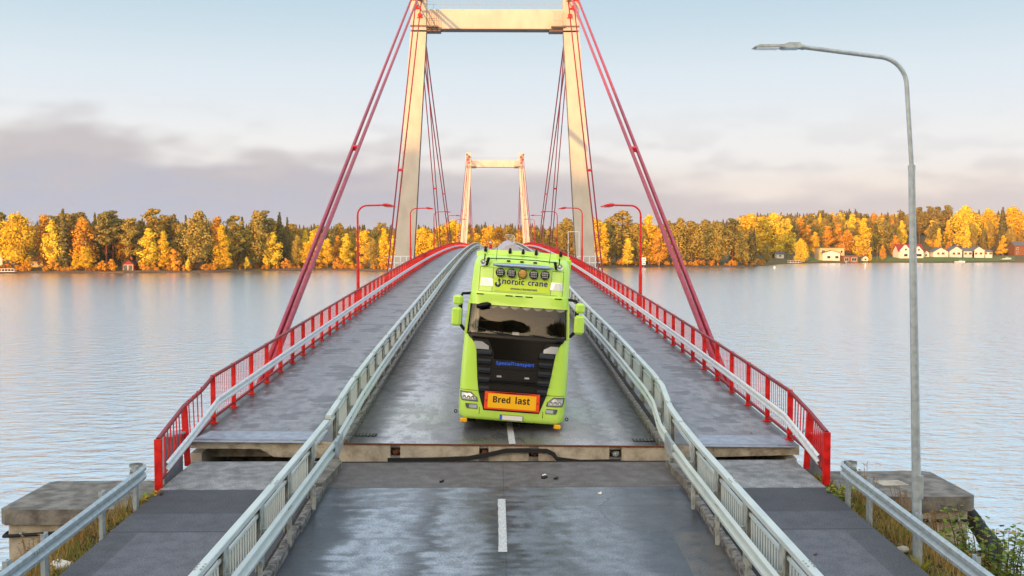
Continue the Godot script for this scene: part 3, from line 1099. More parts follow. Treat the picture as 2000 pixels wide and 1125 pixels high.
# inner grey railing: cap, plate posts, framed bars, W beam on the road side
func inner_railing(s: int, on_deck: bool) -> void:
	var label := ""
	if on_deck:
		label = "grey steel railing between left footway and roadway up on the bridge" if s < 0 else "grey steel railing between right footway and roadway up on the bridge"
	else:
		label = "grey steel railing left of the approach road, in the foreground" if s < 0 else "grey steel railing right of the approach road, in the foreground"
	var path := []      # foot of the railing
	if on_deck:
		if s < 0:
			path = [V(-3.40, appr(21.0) + 0.30, 21.3), V(-3.44, deck(-3.5, 25.4) + 0.06, 25.4)]
		else:
			path = [V(3.82, appr(21.2) + 0.14, 21.4), V(3.80, deck(3.9, 22.6) - 0.02, 22.6), V(3.98, deck(3.9, 24.8) + 0.05, 24.8), V(4.02, deck(4.0, 26.5) + 0.06, 26.5)]
		for d in deck_ds(30.0, 356.0):
			path.append(V(-3.47 if s < 0 else lerpf(4.0, 3.86, smoothstep(30.0, 48.0, d)), deck(s * 3.6, d) + 0.07, d))
	else:
		for d in [-30.0, 4.0, 8.0, 12.0, 16.0, 19.6]:
			path.append(V(lerpf(-3.72, -3.56, smoothstep(10.0, 20.0, d)) if s < 0 else lerpf(3.97, 3.86, smoothstep(10.0, 20.0, d)), appr(d) + 0.06, d))
		path.append(V(-3.42, appr(21.0) + 0.22, 21.2) if s < 0 else V(3.82, appr(21.2) + 0.13, 21.35))
	var cu := Curve3D.new()
	for p in path:
		cu.add_point(p)
	var t := thing("inner_railing", label, "railing", path[0] if on_deck else path[3], "grey railings between roadway and footways")
	var H := 1.06
	var up := func(h: float, dx := 0.0) -> Array:
		var r := []
		for p in path:
			r.append(p + Vector3(dx, h, 0))
		return r
	var mb := MB.new()
	mb.sweep([Vector2(-0.06, -0.04), Vector2(0.06, -0.04), Vector2(0.06, 0.03), Vector2(0.048, 0.04), Vector2(-0.048, 0.04), Vector2(-0.06, 0.03)], up.call(H))
	part("top_cap", mb, M.grey_rail, t)
	for h in [0.30, 0.88]:
		mb = MB.new()
		mb.sweep([Vector2(-0.02, -0.02), Vector2(0.02, -0.02), Vector2(0.02, 0.02), Vector2(-0.02, 0.02)], up.call(h))
		part("panel_rail", mb, M.grey_rail, t)
	var wr: Array = up.call(0.60, -s * 0.20)
	mb = MB.new()
	mb.sweep(wprof(s, 0.9), wr)
	part("guard_beam", mb, M.grey_rail, t)
	# plate posts that widen upwards
	var pm := MB.new()
	pm.prism([Vector2(-0.075, -0.05), Vector2(0.075, -0.05), Vector2(0.14, 1.01), Vector2(-0.14, 1.01)], 0.016, Transform3D(Basis(Vector3.BACK, Vector3.UP, Vector3.LEFT), Vector3(0.045, 0, 0)))
	pm.prism([Vector2(-0.075, -0.05), Vector2(0.075, -0.05), Vector2(0.14, 1.01), Vector2(-0.14, 1.01)], 0.016, Transform3D(Basis(Vector3.BACK, Vector3.UP, Vector3.LEFT), Vector3(-0.045, 0, 0)))
	pm.box(Vector3(0, 0.48, 0), Vector3(0.075, 1.0, 0.02))
	pm.box(Vector3(-s * 0.11, 0.60, 0), Vector3(0.13, 0.12, 0.09))
	var post_mesh := pm.done(M.rail_post)
	var bm := MB.new()
	bm.box(Vector3(0, 0.59, 0), Vector3(0.02, 0.58, 0.03))
	var bar_mesh := bm.done(M.grey_rail)
	var sm := MB.new()
	sm.rbox(Vector3(-s * 0.21, 0.2, 0), Vector3(0.07, 0.46, 0.05), 0.008)
	var stub := sm.done(M.rail_post)
	var length := cu.get_baked_length()
	var at := 1.0 if on_deck else 34.6
	var rest := MB.new()
	var restp := MB.new()
	var k := 0
	var np := 0
	var step := 2.0
	if not on_deck:
		at = 30.0
	while at < length - 0.2:
		var p := cu.sample_baked(at)
		if np < 90:
			part("post", post_mesh, null, t, false).position = p - t.position
			if not on_deck:
				part("beam_post", stub, null, t, false).position = p - t.position + Vector3(0, 0, 0.9)
		else:
			restp.box(p + Vector3(0, 0.5, 0), Vector3(0.09, 1.0, 0.2))
		np += 1
		if at + step < length:
			var m := 12 if at < 60.0 else 8
			for j in range(1, m + 1):
				var f := (0.16 + (step - 0.32) * (j - 0.5) / m)
				var q := cu.sample_baked(at + f)
				if k < 290:
					part("bar", bar_mesh, null, t, false).position = q - t.position
				else:
					rest.box(q + Vector3(0, 0.59, 0), Vector3(0.02, 0.58, 0.03 if at < 60.0 else 0.07))
				k += 1
		at += step
	if rest.v.size():
		part("far_bars", rest, M.grey_rail, t).set_meta("kind", "stuff")
	if restp.v.size():
		part("far_posts", restp, M.rail_post, t).set_meta("kind", "stuff")
	# splice plates with bolts on the near beams and caps
	var bolt := MB.new()
	for q in ([34.0, 38.2, 43.0, 47.0] if not on_deck else [1.6, 4.2, 8.4, 12.6, 16.8, 21.0]):
		if q > length - 0.4:
			continue
		var p := cu.sample_baked(q)
		for i in 3:
			for h in [0.515, 0.685]:
				bolt.box(p + Vector3(-s * 0.262, h, (i - 1) * 0.1), Vector3(0.012, 0.028, 0.028))
			for e in [-1, 1]:
				bolt.box(p + Vector3(e * 0.04, H + 0.046, (i - 1) * 0.1), Vector3(0.025, 0.01, 0.03))
	part("bolts", bolt, M.rail_post, t)
	# the grey shackle of the loose beam end at the joint
	if not on_deck:
		var sh := MB.new()
		var p0: Vector3 = path[-1] + Vector3(-s * 0.24, 0.60, -0.05)
		sh.rbox(p0, Vector3(0.06, 0.34, 0.8), 0.01, Basis(Vector3.RIGHT, 0.08))
		part("splice_sleeve", sh, M.galvanised, t)
		var st := MB.new()
		st.bar(cu.sample_baked(length - 1.3) + Vector3(0, 0.35, 0), cu.sample_baked(length - 0.8) + Vector3(0, 0.8, 0), 0.03, 0.03)
		part("brace", st, M.rail_post, t)

func outer_guard(s: int) -> void:
	var x0 := s * 6.62
	var t := thing("guardrail", "galvanised W beam guardrail along the left edge of the approach" if s < 0 else "galvanised W beam guardrail along the right edge, in front of the lamp post", "guardrail", V(x0, appr(15.0), 15.0), "galvanised guardrails outside the approach")
	var pts := []
	for d in [-30.0, 4.0, 9.0, 14.0, 17.0, 19.4]:
		pts.append(V(x0, appr(d) + 0.62, d))
	pts.append(V(x0 + s * 0.02, appr(19.7) + 0.62, 19.75))
	pts.append(V(x0 + s * 0.08, appr(19.7) + 0.63, 19.92))
	pts.append(V(x0 + s * 0.2, appr(19.7) + 0.63, 19.96))
	pts.append(V(x0 + s * 0.32, appr(19.7) + 0.63, 19.88))
	var mb := MB.new()
	mb.sweep(wprof(s, 0.88), pts)
	part("beam", mb, M.galvanised, t)
	var pm := MB.new()
	pm.box(Vector3(s * 0.09, 0.1, 0), Vector3(0.012, 1.35, 0.13))
	pm.box(Vector3(s * 0.12, 0.1, 0.062), Vector3(0.06, 1.35, 0.01))
	pm.box(Vector3(s * 0.12, 0.1, -0.062), Vector3(0.06, 1.35, 0.01))
	pm.box(Vector3(s * 0.045, 0.6, 0), Vector3(0.08, 0.2, 0.1))
	var pmesh := pm.done(M.galvanised)
	for d in ([19.6, 17.9, 15.6, 14.4, 12.3, 10.2] if s < 0 else [19.75, 18.6, 16.4, 14.4, 12.3]):
		part("post", pmesh, null, t, false).position = V(x0, appr(d), d) - t.position
	var bo := MB.new()
	for d in [18.9, 14.9, 11.0]:
		for i in 4:
			for h in [0.535, 0.705]:
				bo.box(V(x0 - s * 0.062, appr(d) + h, d + i * 0.08), Vector3(0.012, 0.03, 0.03))
	part("bolts", bo, M.rail_post, t)

# ------------------------------------------------------------------ pylons and stays
func pylon(d: float, label: String, fine: bool) -> void:
	var base_y := deck(0, d)
	var t := thing("bridge_pylon", label, "bridge pylon", V(0, base_y, d), "portal pylons of the bridge")
	var yt := 35.3
	for s in [-1, 1]:
		# tapered box leg from the water up, leaning in to the cross beam
		var rows := [[-3.0, 9.3, 2.1, 2.0], [9.0, 8.52, 1.78, 1.7], [31.2, 7.06, 1.46, 1.5]]
		var mb := MB.new()
		for i in 2:
			var a = rows[i]; var b = rows[i + 1]
			var pa := []
			var pb := []
			for q in [[-1, -1], [1, -1], [1, 1], [-1, 1]]:
				pa.append(Vector3(s * a[1] + q[0] * a[2] / 2, a[0], -d + q[1] * a[3] / 2))
				pb.append(Vector3(s * b[1] + q[0] * b[2] / 2, b[0], -d + q[1] * b[3] / 2))
			for k in 4:
				var o: Vector3 = (pa[k] + pa[(k + 1) % 4]) * 0.5 - Vector3(s * a[1], a[0], -d)
				mb.face([pa[k], pa[(k + 1) % 4], pb[(k + 1) % 4], pb[k]], o)
		var leg := part("leg", mb, M.pylon_paint, t)
		# head above the ledge
		var hd := MB.new()
		hd.rbox(V(s * 7.02, (31.35 + yt) / 2, d), Vector3(1.46, yt - 31.35, 1.5), 0.03)
		var head := part("head", hd, M.pylon_paint, t)
		var ld := MB.new()
		ld.box(V(s * 6.98, 31.72, d - 0.78), Vector3(1.6, 0.14, 0.12))
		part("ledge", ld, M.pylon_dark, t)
		# saddles that hold the stays
		for q in [[34.9, 0.45], [34.25, -0.2], [33.5, 0.25], [32.7, -0.12]]:
			var sd := MB.new()
			sd.rbox(V(s * (7.02 + q[1]), q[0], d - 0.85), Vector3(0.34, 0.3, 0.3), 0.05)
			sd.box(V(s * (7.02 + q[1]), q[0] - 0.22, d - 0.8), Vector3(0.5, 0.08, 0.2))
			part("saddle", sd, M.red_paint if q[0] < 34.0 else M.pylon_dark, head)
			var sb := MB.new()
			sb.rbox(V(s * (7.02 + q[1]), q[0], d + 0.85), Vector3(0.34, 0.3, 0.3), 0.05)
			part("saddle", sb, M.red_paint, head)
		# platform at the inner corner with its grille railing and a little ladder
		var pf := MB.new()
		pf.box(V(s * 5.75, 31.62, d - 0.95), Vector3(1.15, 0.12, 0.5))
		pf.box(V(s * 5.65, 31.33, d - 0.1), Vector3(1.3, 0.14, 1.3))
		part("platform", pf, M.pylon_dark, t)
		if fine:
			for i in 8:
				var rb := MB.new()
				rb.tube([V(s * (5.2 + i * 0.155), 31.68, d - 1.18), V(s * (5.2 + i * 0.155), 33.0, d - 1.18)], 0.016, 5)
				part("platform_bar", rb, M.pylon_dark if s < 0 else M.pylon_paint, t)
			for h in [32.3, 33.0]:
				var rr := MB.new()
				rr.tube([V(s * 5.18, h, d - 1.18), V(s * 6.35, h, d - 1.18)], 0.02, 5)
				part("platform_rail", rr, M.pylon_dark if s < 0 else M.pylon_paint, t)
			# rung ladder up the inner edge
			var la := MB.new()
			for e in [-0.15, 0.15]:
				la.bar(V(s * (8.52 - 0.93), 9.2, d + e - 0.4), V(s * (7.06 - 0.77), 31.2, d + e - 0.4), 0.04, 0.04, Vector3.BACK)
			for i in 60:
				var f := i / 60.0
				la.bar(V(s * lerpf(7.59, 6.29, f), lerpf(9.2, 31.2, f), d - 0.55), V(s * lerpf(7.59, 6.29, f), lerpf(9.2, 31.2, f), d - 0.25), 0.03, 0.03)
			part("ladder", la, M.pylon_dark, leg)
		# seams of the plates
		for i in range(1, 4):
			var f := i / 4.0
			var sm := MB.new()
			var y := lerpf(9.0, 31.2, f)
			sm.box(Vector3(s * lerpf(8.52, 7.06, f), y, -d), Vector3(lerpf(1.78, 1.46, f) + 0.02, 0.05, lerpf(1.7, 1.5, f) + 0.02))
			part("plate_seam", sm, M.pylon_paint, leg)
		# pier under the deck
		var pr := MB.new()
		pr.rbox(V(s * 9.3, -1.0, d), Vector3(4.0, 4.4, 4.4), 0.2)
		part("pier", pr, M.concrete, t)
	var bm := MB.new()
	bm.rbox(V(0, 32.4, d), Vector3(12.6, 1.78, 1.3), 0.02)
	var beam := part("cross_beam", bm, M.pylon_paint, t)
	for y in [31.48]:
		var fl := MB.new()
		fl.box(V(0, y, d), Vector3(12.5, 0.06, 1.42))
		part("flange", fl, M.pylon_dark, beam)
	for i in range(-2, 3):
		var sm := MB.new()
		sm.box(V(i * 2.1, 32.4, d), Vector3(0.03, 1.7, 1.312))
		part("plate_seam", sm, M.pylon_paint, beam)
	# walkway railing on top
	for e in [-0.58, 0.58]:
		for h in [34.0]:
			var tr := MB.new()
			tr.tube([V(-6.3, h, d + e), V(6.3, h, d + e)], 0.014, 5)
			part("walkway_rail", tr, M.walkway, t)
	for i in 22:
		var x := -6.3 + i * 0.6
		for e in [-0.58, 0.58]:
			var p := MB.new()
			p.tube([V(x, 33.28, d + e), V(x, 34.0, d + e)], 0.009, 5)
			part("walkway_post", p, M.walkway, t)

func stay(s: int, dt: float, y_top: float, x_top: float, d_end: float, gap_top: float, gap_end: float, rows: int, r: float, label: String) -> void:
	var toward := signf(d_end - dt)
	var x_end := s * 7.22
	var a := V(s * x_top, y_top, dt + toward * 0.85)
	var b := V(x_end, deck(x_end, d_end) - 0.55, d_end)
	var t := thing("stay_cable", label, "stay cable", b, "red stay cables of the bridge")
	for e in [-0.5, 0.5]:
		for k in rows:
			var mb := MB.new()
			var hk := (k - (rows - 1) * 0.5) * r * 2.1
			mb.tube([a + Vector3(e * gap_top, hk, 0), b + Vector3(e * gap_end, hk, 0)], r, 8)
			part("strand", mb, M.cable_paint if rows > 1 else M.red_dark, t)
	for f in [0.35, 0.03, 0.965]:
		var p := b.lerp(a, f)
		var g := lerpf(gap_end, gap_top, f)
		var mb := MB.new()
		var dir := (a - b).normalized()
		mb.bar(p - dir * 0.11, p + dir * 0.11, g + r * 1.6, r * 1.7 * rows + 0.02, Vector3.UP, 0.015)
		part("clamp", mb, M.red_paint, t)
	var an := MB.new()
	var dir2 := (a - b).normalized()
	an.bar(b - dir2 * 0.6, b + dir2 * 0.1, gap_end + r * 3.4, r * 4.5, Vector3.UP, 0.02)
	part("socket", an, M.red_paint, t)

func make_bridge_top() -> void:
	pylon(98.4, "nearer cream portal pylon standing over the roadway", true)
	pylon(280.5, "far cream portal pylon seen through the nearer one", true)
	for s in [-1, 1]:
		var w := "left" if s < 0 else "right"
		stay(s, 98.4, 34.6, 7.2, 31.6, 0.56, 0.17, 2, 0.07, "thick magenta back stay running down to the %s railing near the lorry" % w)
		stay(s, 98.4, 34.0, 7.0, 70.0, 0.5, 0.24, 1, 0.055, "thin red stay to the %s deck edge, this side of the nearer pylon" % w)
		stay(s, 98.4, 34.0, 7.0, 139.0, 0.42, 0.30, 1, 0.055, "red stay behind the nearer pylon's %s leg, anchored just past the pylon" % w)
		stay(s, 98.4, 34.6, 7.2, 175.0, 0.42, 0.30, 1, 0.07, "dark stay from the nearer pylon's %s leg to the middle of the bridge" % w)
		stay(s, 280.5, 34.6, 7.2, 203.0, 0.42, 0.30, 1, 0.07, "stay from the far pylon's %s leg towards the middle of the bridge" % w)
		stay(s, 280.5, 34.0, 7.0, 240.0, 0.42, 0.30, 1, 0.055, "short stay in front of the far pylon's %s leg" % w)
		stay(s, 280.5, 34.0, 7.0, 318.0, 0.42, 0.30, 1, 0.055, "short stay behind the far pylon's %s leg" % w)
		stay(s, 280.5, 34.6, 7.2, 347.0, 0.5, 0.30, 2, 0.06, "back stay behind the far pylon's %s leg, to the bridge end" % w)
	# white steel cages round the feet of the nearer pylon
	for s in [-1, 1]:
		var t := thing("service_cage", "white steel railing cage at the foot of the nearer pylon's left leg" if s < 0 else "white steel railing cage at the foot of the nearer pylon's right leg", "cage", V(s * 9.2, deck(0, 98.4) - 0.6, 97.0), "white cages at the pylon feet")
		var y0 := deck(0, 98.4) - 0.75
		var x0 := 7.55
		var x1 := 9.75
		var fl := MB.new()
		fl.box(V(s * (x0 + x1) / 2, y0, 98.0), Vector3(x1 - x0 + 0.1, 0.08, 4.0))
		part("floor", fl, M.galvanised, t)
		for zz in [96.1, 99.9]:
			for i in 5:
				var p := MB.new()
				var x := lerpf(x0, x1, i / 4.0)
				p.bar(V(s * x, y0, zz), V(s * x, y0 + 1.75, zz), 0.07, 0.07)
				part("cage_post", p, M.white_rail, t)
			for h in [0.6, 1.15, 1.75]:
				var r := MB.new()
				r.bar(V(s * x0, y0 + h, zz), V(s * x1, y0 + h, zz), 0.07, 0.07)
				part("cage_rail", r, M.white_rail, t)
		for h in [0.6, 1.15, 1.75]:
			var r := MB.new()
			r.bar(V(s * x1, y0 + h, 96.1), V(s * x1, y0 + h, 99.9), 0.07, 0.07)
			part("cage_rail", r, M.white_rail, t)
		if s > 0:
			for x in [7.6, 8.6]:
				var p := MB.new()
				p.bar(V(s * (x - 0.9), y0 + 1.2, 96.2), V(s * (x - 0.9), y0 + 4.0, 96.2), 0.05, 0.05)
				part("tall_post", p, M.white_rail, t)
			var r := MB.new()
			r.bar(V(6.7, y0 + 4.0, 96.2), V(7.7, y0 + 4.0, 96.2), 0.05, 0.05)
			part("cage_rail", r, M.white_rail, t)

# ------------------------------------------------------------------ lamps
func red_lamp(s: int, d: float, label: String) -> void:
	var x := s * 7.12
	var y0 := deck(x, d) - 0.4
	var t := thing("street_lamp", label, "street lamp", V(x, y0, d), "red street lamps along the bridge")
	var H := 5.75
	var mb := MB.new()
	mb.tube([V(x, y0, d), V(x, y0 + 2.4, d)], 0.085, 10)
	mb.tube([V(x, y0 + 2.4, d), V(x, y0 + 2.5, d), V(x, y0 + H - 0.5, d)], [0.085, 0.062, 0.05], 10)
	part("post", mb, M.red_paint, t)
	var pts := []
	for i in 7:
		var a := i / 6.0 * PI / 2
		pts.append(V(x - s * 0.5 * (1.0 - cos(a)), y0 + H - 0.5 + 0.5 * sin(a), d))
	pts.append(V(x - s * 1.35, y0 + H + 0.02, d))
	var am := MB.new()
	am.tube(pts, 0.045, 8)
	part("arm", am, M.red_paint, t)
	var hd := MB.new()
	var rows := []
	for i in 9:
		var f := i / 8.0
		var w := 0.04 + 0.13 * sin(PI * pow(f, 0.6)) * (1.0 if f < 0.98 else 0.4)
		var row := []
		for k in 9:
			var a := TAU * k / 8.0
			row.append(V(x - s * (1.25 + 0.72 * f), y0 + H + 0.03 + sin(a) * w * 0.55 - 0.09 * f * f, d + cos(a) * w))
		rows.append(row)
	hd.grid(rows, Vector3.UP, V(x - s * 1.6, y0 + H, d))
	var head := part("lamp_head", hd, M.red_paint, t)
	var gl := MB.new()
	gl.rbox(V(x - s * 1.68, y0 + H - 0.075, d), Vector3(0.36, 0.05, 0.16), 0.015)
	part("lens", gl, M.lamp_glass, head)

func make_lamps() -> void:
	var pl := ["first red lamp left of the lorry, its head beside the thin stay", "red lamp at the foot of the nearer pylon's left leg", "red lamp just past the nearer pylon, left side of the bridge", "red lamp left of the mid span, before the far pylon", "red lamp furthest out on the left, close to the far pylon's left leg"]
	var pr := ["first red lamp right of the lorry, its head touching the thin stay", "red lamp at the foot of the nearer pylon's right leg", "red lamp just past the nearer pylon, right side of the bridge", "red lamp right of the mid span, before the far pylon", "red lamp furthest out on the right, close to the far pylon's right leg"]
	for i in 5:
		red_lamp(-1, 54.6 + 34.0 * i, pl[i])
		red_lamp(1, 51.3 + 34.5 * i, pr[i])
	# the tall galvanised lamp by the approach
	var x := 6.98
	var d := 17.0
	var y0 := appr(d) - 0.45
	var t := thing("street_lamp", "tall galvanised street lamp with curved arm beside the right guardrail", "street lamp", V(x, y0, d))
	var mb := MB.new()
	var le := -0.40    # a slight lean towards the road
	mb.tube([V(x, y0, d), V(x + le * 0.55, y0 + 6.75, d)], [0.079, 0.052], 16)
	mb.tube([V(x + le * 0.54, y0 + 6.68, d), V(x + le * 0.55, y0 + 6.76, d)], 0.058, 16)
	part("post", mb, M.galvanised, t)
	var up := MB.new()
	var pts := [V(x + le * 0.55, y0 + 6.75, d), V(x + le * 0.8, y0 + 8.02, d)]
	var cx := x + le * 0.8 - 0.48
	for i in range(1, 9):
		var a := i / 8.0 * deg_to_rad(83.0)
		pts.append(V(cx + 0.48 * cos(a), y0 + 8.02 + 0.48 * sin(a), d))
	pts.append(V(cx - 1.35, y0 + 8.50 + 0.17, d))
	up.tube(pts, 0.036, 12)
	part("curved_arm", up, M.galvanised, t)
	var hx := cx - 1.32
	var hy0 := y0 + 8.66
	var hb := Basis(Vector3.BACK, deg_to_rad(-7.0))
	var tr := Transform3D(hb, V(hx, hy0, d))
	var hd := MB.new()
	hd.prism([Vector2(0.04, -0.035), Vector2(0.04, 0.05), Vector2(-0.15, 0.052), Vector2(-0.24, 0.024), Vector2(-0.62, 0.028), Vector2(-0.70, 0.0), Vector2(-0.70, -0.012), Vector2(-0.28, -0.012), Vector2(-0.2, -0.035)], 0.24, Transform3D(Basis(Vector3.BACK, deg_to_rad(1.0)), V(hx, hy0, d)))
	var head := part("lamp_head", hd, M.galvanised, t)
	var le2 := MB.new()
	le2.box(V(hx - 0.48, hy0 - 0.03, d), Vector3(0.36, 0.02, 0.2))
	part("lens", le2, M.lamp_glass, head)
	var co := MB.new()
	co.tube([V(hx + 0.02, hy0 + 0.005, d), V(hx + 0.12, hy0 - 0.01, d)], 0.046, 12)
	part("collar", co, M.galvanised, t)
	var hatch := MB.new()
	hatch.rbox(V(x - 0.01, y0 + 1.5, d - 0.075), Vector3(0.09, 0.4, 0.02), 0.005)
	part("hatch", hatch, M.galvanised, t)

# ------------------------------------------------------------------ the lorry
const ZK := [[0.0, -0.07], [0.05, -0.015], [0.12, 0.0], [0.5, 0.0], [0.62, -0.025], [1.3, -0.06], [2.0, -0.10], [2.06, -0.125], [2.30, -0.138], [2.55, -0.170], [2.77, -0.215], [3.0, -0.235], [3.5, -0.33], [3.7, -0.40], [3.82, -0.50], [3.90, -0.66], [3.94, -0.95]]
const HK := [[0.0, 1.2], [0.08, 1.265], [0.6, 1.285], [1.3, 1.28], [2.0, 1.265], [2.8, 1.2], [3.0, 1.19], [3.6, 1.165], [3.8, 1.13], [3.9, 1.07], [3.94, 0.98]]

func interp(tab: Array, v: float) -> float:
	for i in tab.size() - 1:
		if v <= tab[i + 1][0]:
			return lerpf(tab[i][1], tab[i + 1][1], clampf((v - tab[i][0]) / (tab[i + 1][0] - tab[i][0]), 0.0, 1.0))
	return tab[-1][1]

# a point of the cab's skin: u to the right, v up from the bumper's lower edge
func skin(u: float, v: float, off := 0.0) -> Vector3:
	var hw := interp(HK, v)
	var r := 0.24
	var a := absf(u) - (hw - r)
	var c := 0.0
	if a > 0.0:
		a = minf(a, r)
		c = r - sqrt(maxf(r * r - a * a, 0.0))
	return Vector3(u, v + 0.25, interp(ZK, v) - c - 0.05 * pow(u / 1.25, 2.0) + off)

# a panel that follows the cab: rows of [v, left, right]
func patch(rows: Array, off: float, thick: float, nu := 14, sub := 3) -> MB:
	var mb := MB.new()
	var g := []
	for i in rows.size() - 1:
		for k in sub + (1 if i == rows.size() - 2 else 0):
			var f := k / float(sub)
			var v := lerpf(rows[i][0], rows[i + 1][0], f)
			var a := lerpf(rows[i][1], rows[i + 1][1], f)
			var b := lerpf(rows[i][2], rows[i + 1][2], f)
			var row := []
			for j in nu + 1:
				row.append(skin(lerpf(a, b, j / float(nu)), v, off))
			g.append(row)
	mb.grid(g, Vector3.BACK)
	var back := Vector3(0, 0, -thick)
	var R := g.size()
	for i in R - 1:
		mb.face([g[i][0], g[i + 1][0], g[i + 1][0] + back, g[i][0] + back], Vector3.LEFT)
		mb.face([g[i][nu], g[i + 1][nu], g[i + 1][nu] + back, g[i][nu] + back], Vector3.RIGHT)
	for j in nu:
		mb.face([g[0][j], g[0][j + 1], g[0][j + 1] + back, g[0][j] + back], Vector3.DOWN)
		mb.face([g[R - 1][j], g[R - 1][j + 1], g[R - 1][j + 1] + back, g[R - 1][j] + back], Vector3.UP)
	return mb

# a grille slat: slopes out to a lip that catches the sky, then turns under
func slat(v: float, h: float, ul: float, ur: float, out: float) -> MB:
	var mb := MB.new()
	var g := []
	for q in [[h, 0.014], [h * 0.42, out * 0.55], [0.012, out], [-0.012, out - 0.012], [-0.03, 0.014]]:
		var row := []
		for j in 9:
			row.append(skin(lerpf(ul, ur, j / 8.0), v + q[0], q[1]))
		g.append(row)
	for i in 4:
		for j in 8:
			mb.face([g[i][j], g[i][j + 1], g[i + 1][j + 1], g[i + 1][j]], Vector3(0, 1.0 - i * 0.7, 1))
	for j in [0, 8]:
		mb.face([g[0][j], g[2][j], g[4][j]], Vector3(-1 if j == 0 else 1, 0, 0))
	return mb

# raised lettering: runs of [text, relative size], fitted to a width
func lettering(called: String, runs: Array, width: float, at: Vector3, mat: Material, parent: Node3D, bold := true, tilt := Basis(), depth := 0.01, spread := 1.0) -> void:
	var font := SystemFont.new()
	font.font_names = PackedStringArray(["Droid Sans"])
	font.font_weight = 700 if bold else 400
	var meshes := []
	var total := 0.0
	for r in runs:
		var tm := TextMesh.new()
		tm.text = r[0]
		tm.font = font
		tm.font_size = 64
		tm.pixel_size = 0.01
		tm.depth = 0.05
		tm.curve_step = 1.0
		tm.vertical_alignment = VERTICAL_ALIGNMENT_BOTTOM
		tm.material = mat
		var bb := tm.get_aabb()
		meshes.append([tm, bb, r[1]])
		total += bb.size.x * r[1] + 0.05
	total -= 0.05
	var k := width / total
	var x := -width / 2
	for q in meshes:
		var bb: AABB = q[1]
		var o := MeshInstance3D.new()
		o.name = called if not parent.has_node(called) else called + "_%03d" % parent.get_children().filter(func(c): return str(c.name).begins_with(called)).size()
		o.mesh = q[0]
		var sc: float = k * q[2]
		var place := Vector3(x - bb.position.x * sc, 0, 0)
		o.transform = Transform3D(tilt * Basis().scaled(Vector3(sc, sc * spread, depth / 0.05)), at + tilt * place)
		parent.add_child(o, true)
		x += bb.size.x * sc + 0.05 * k

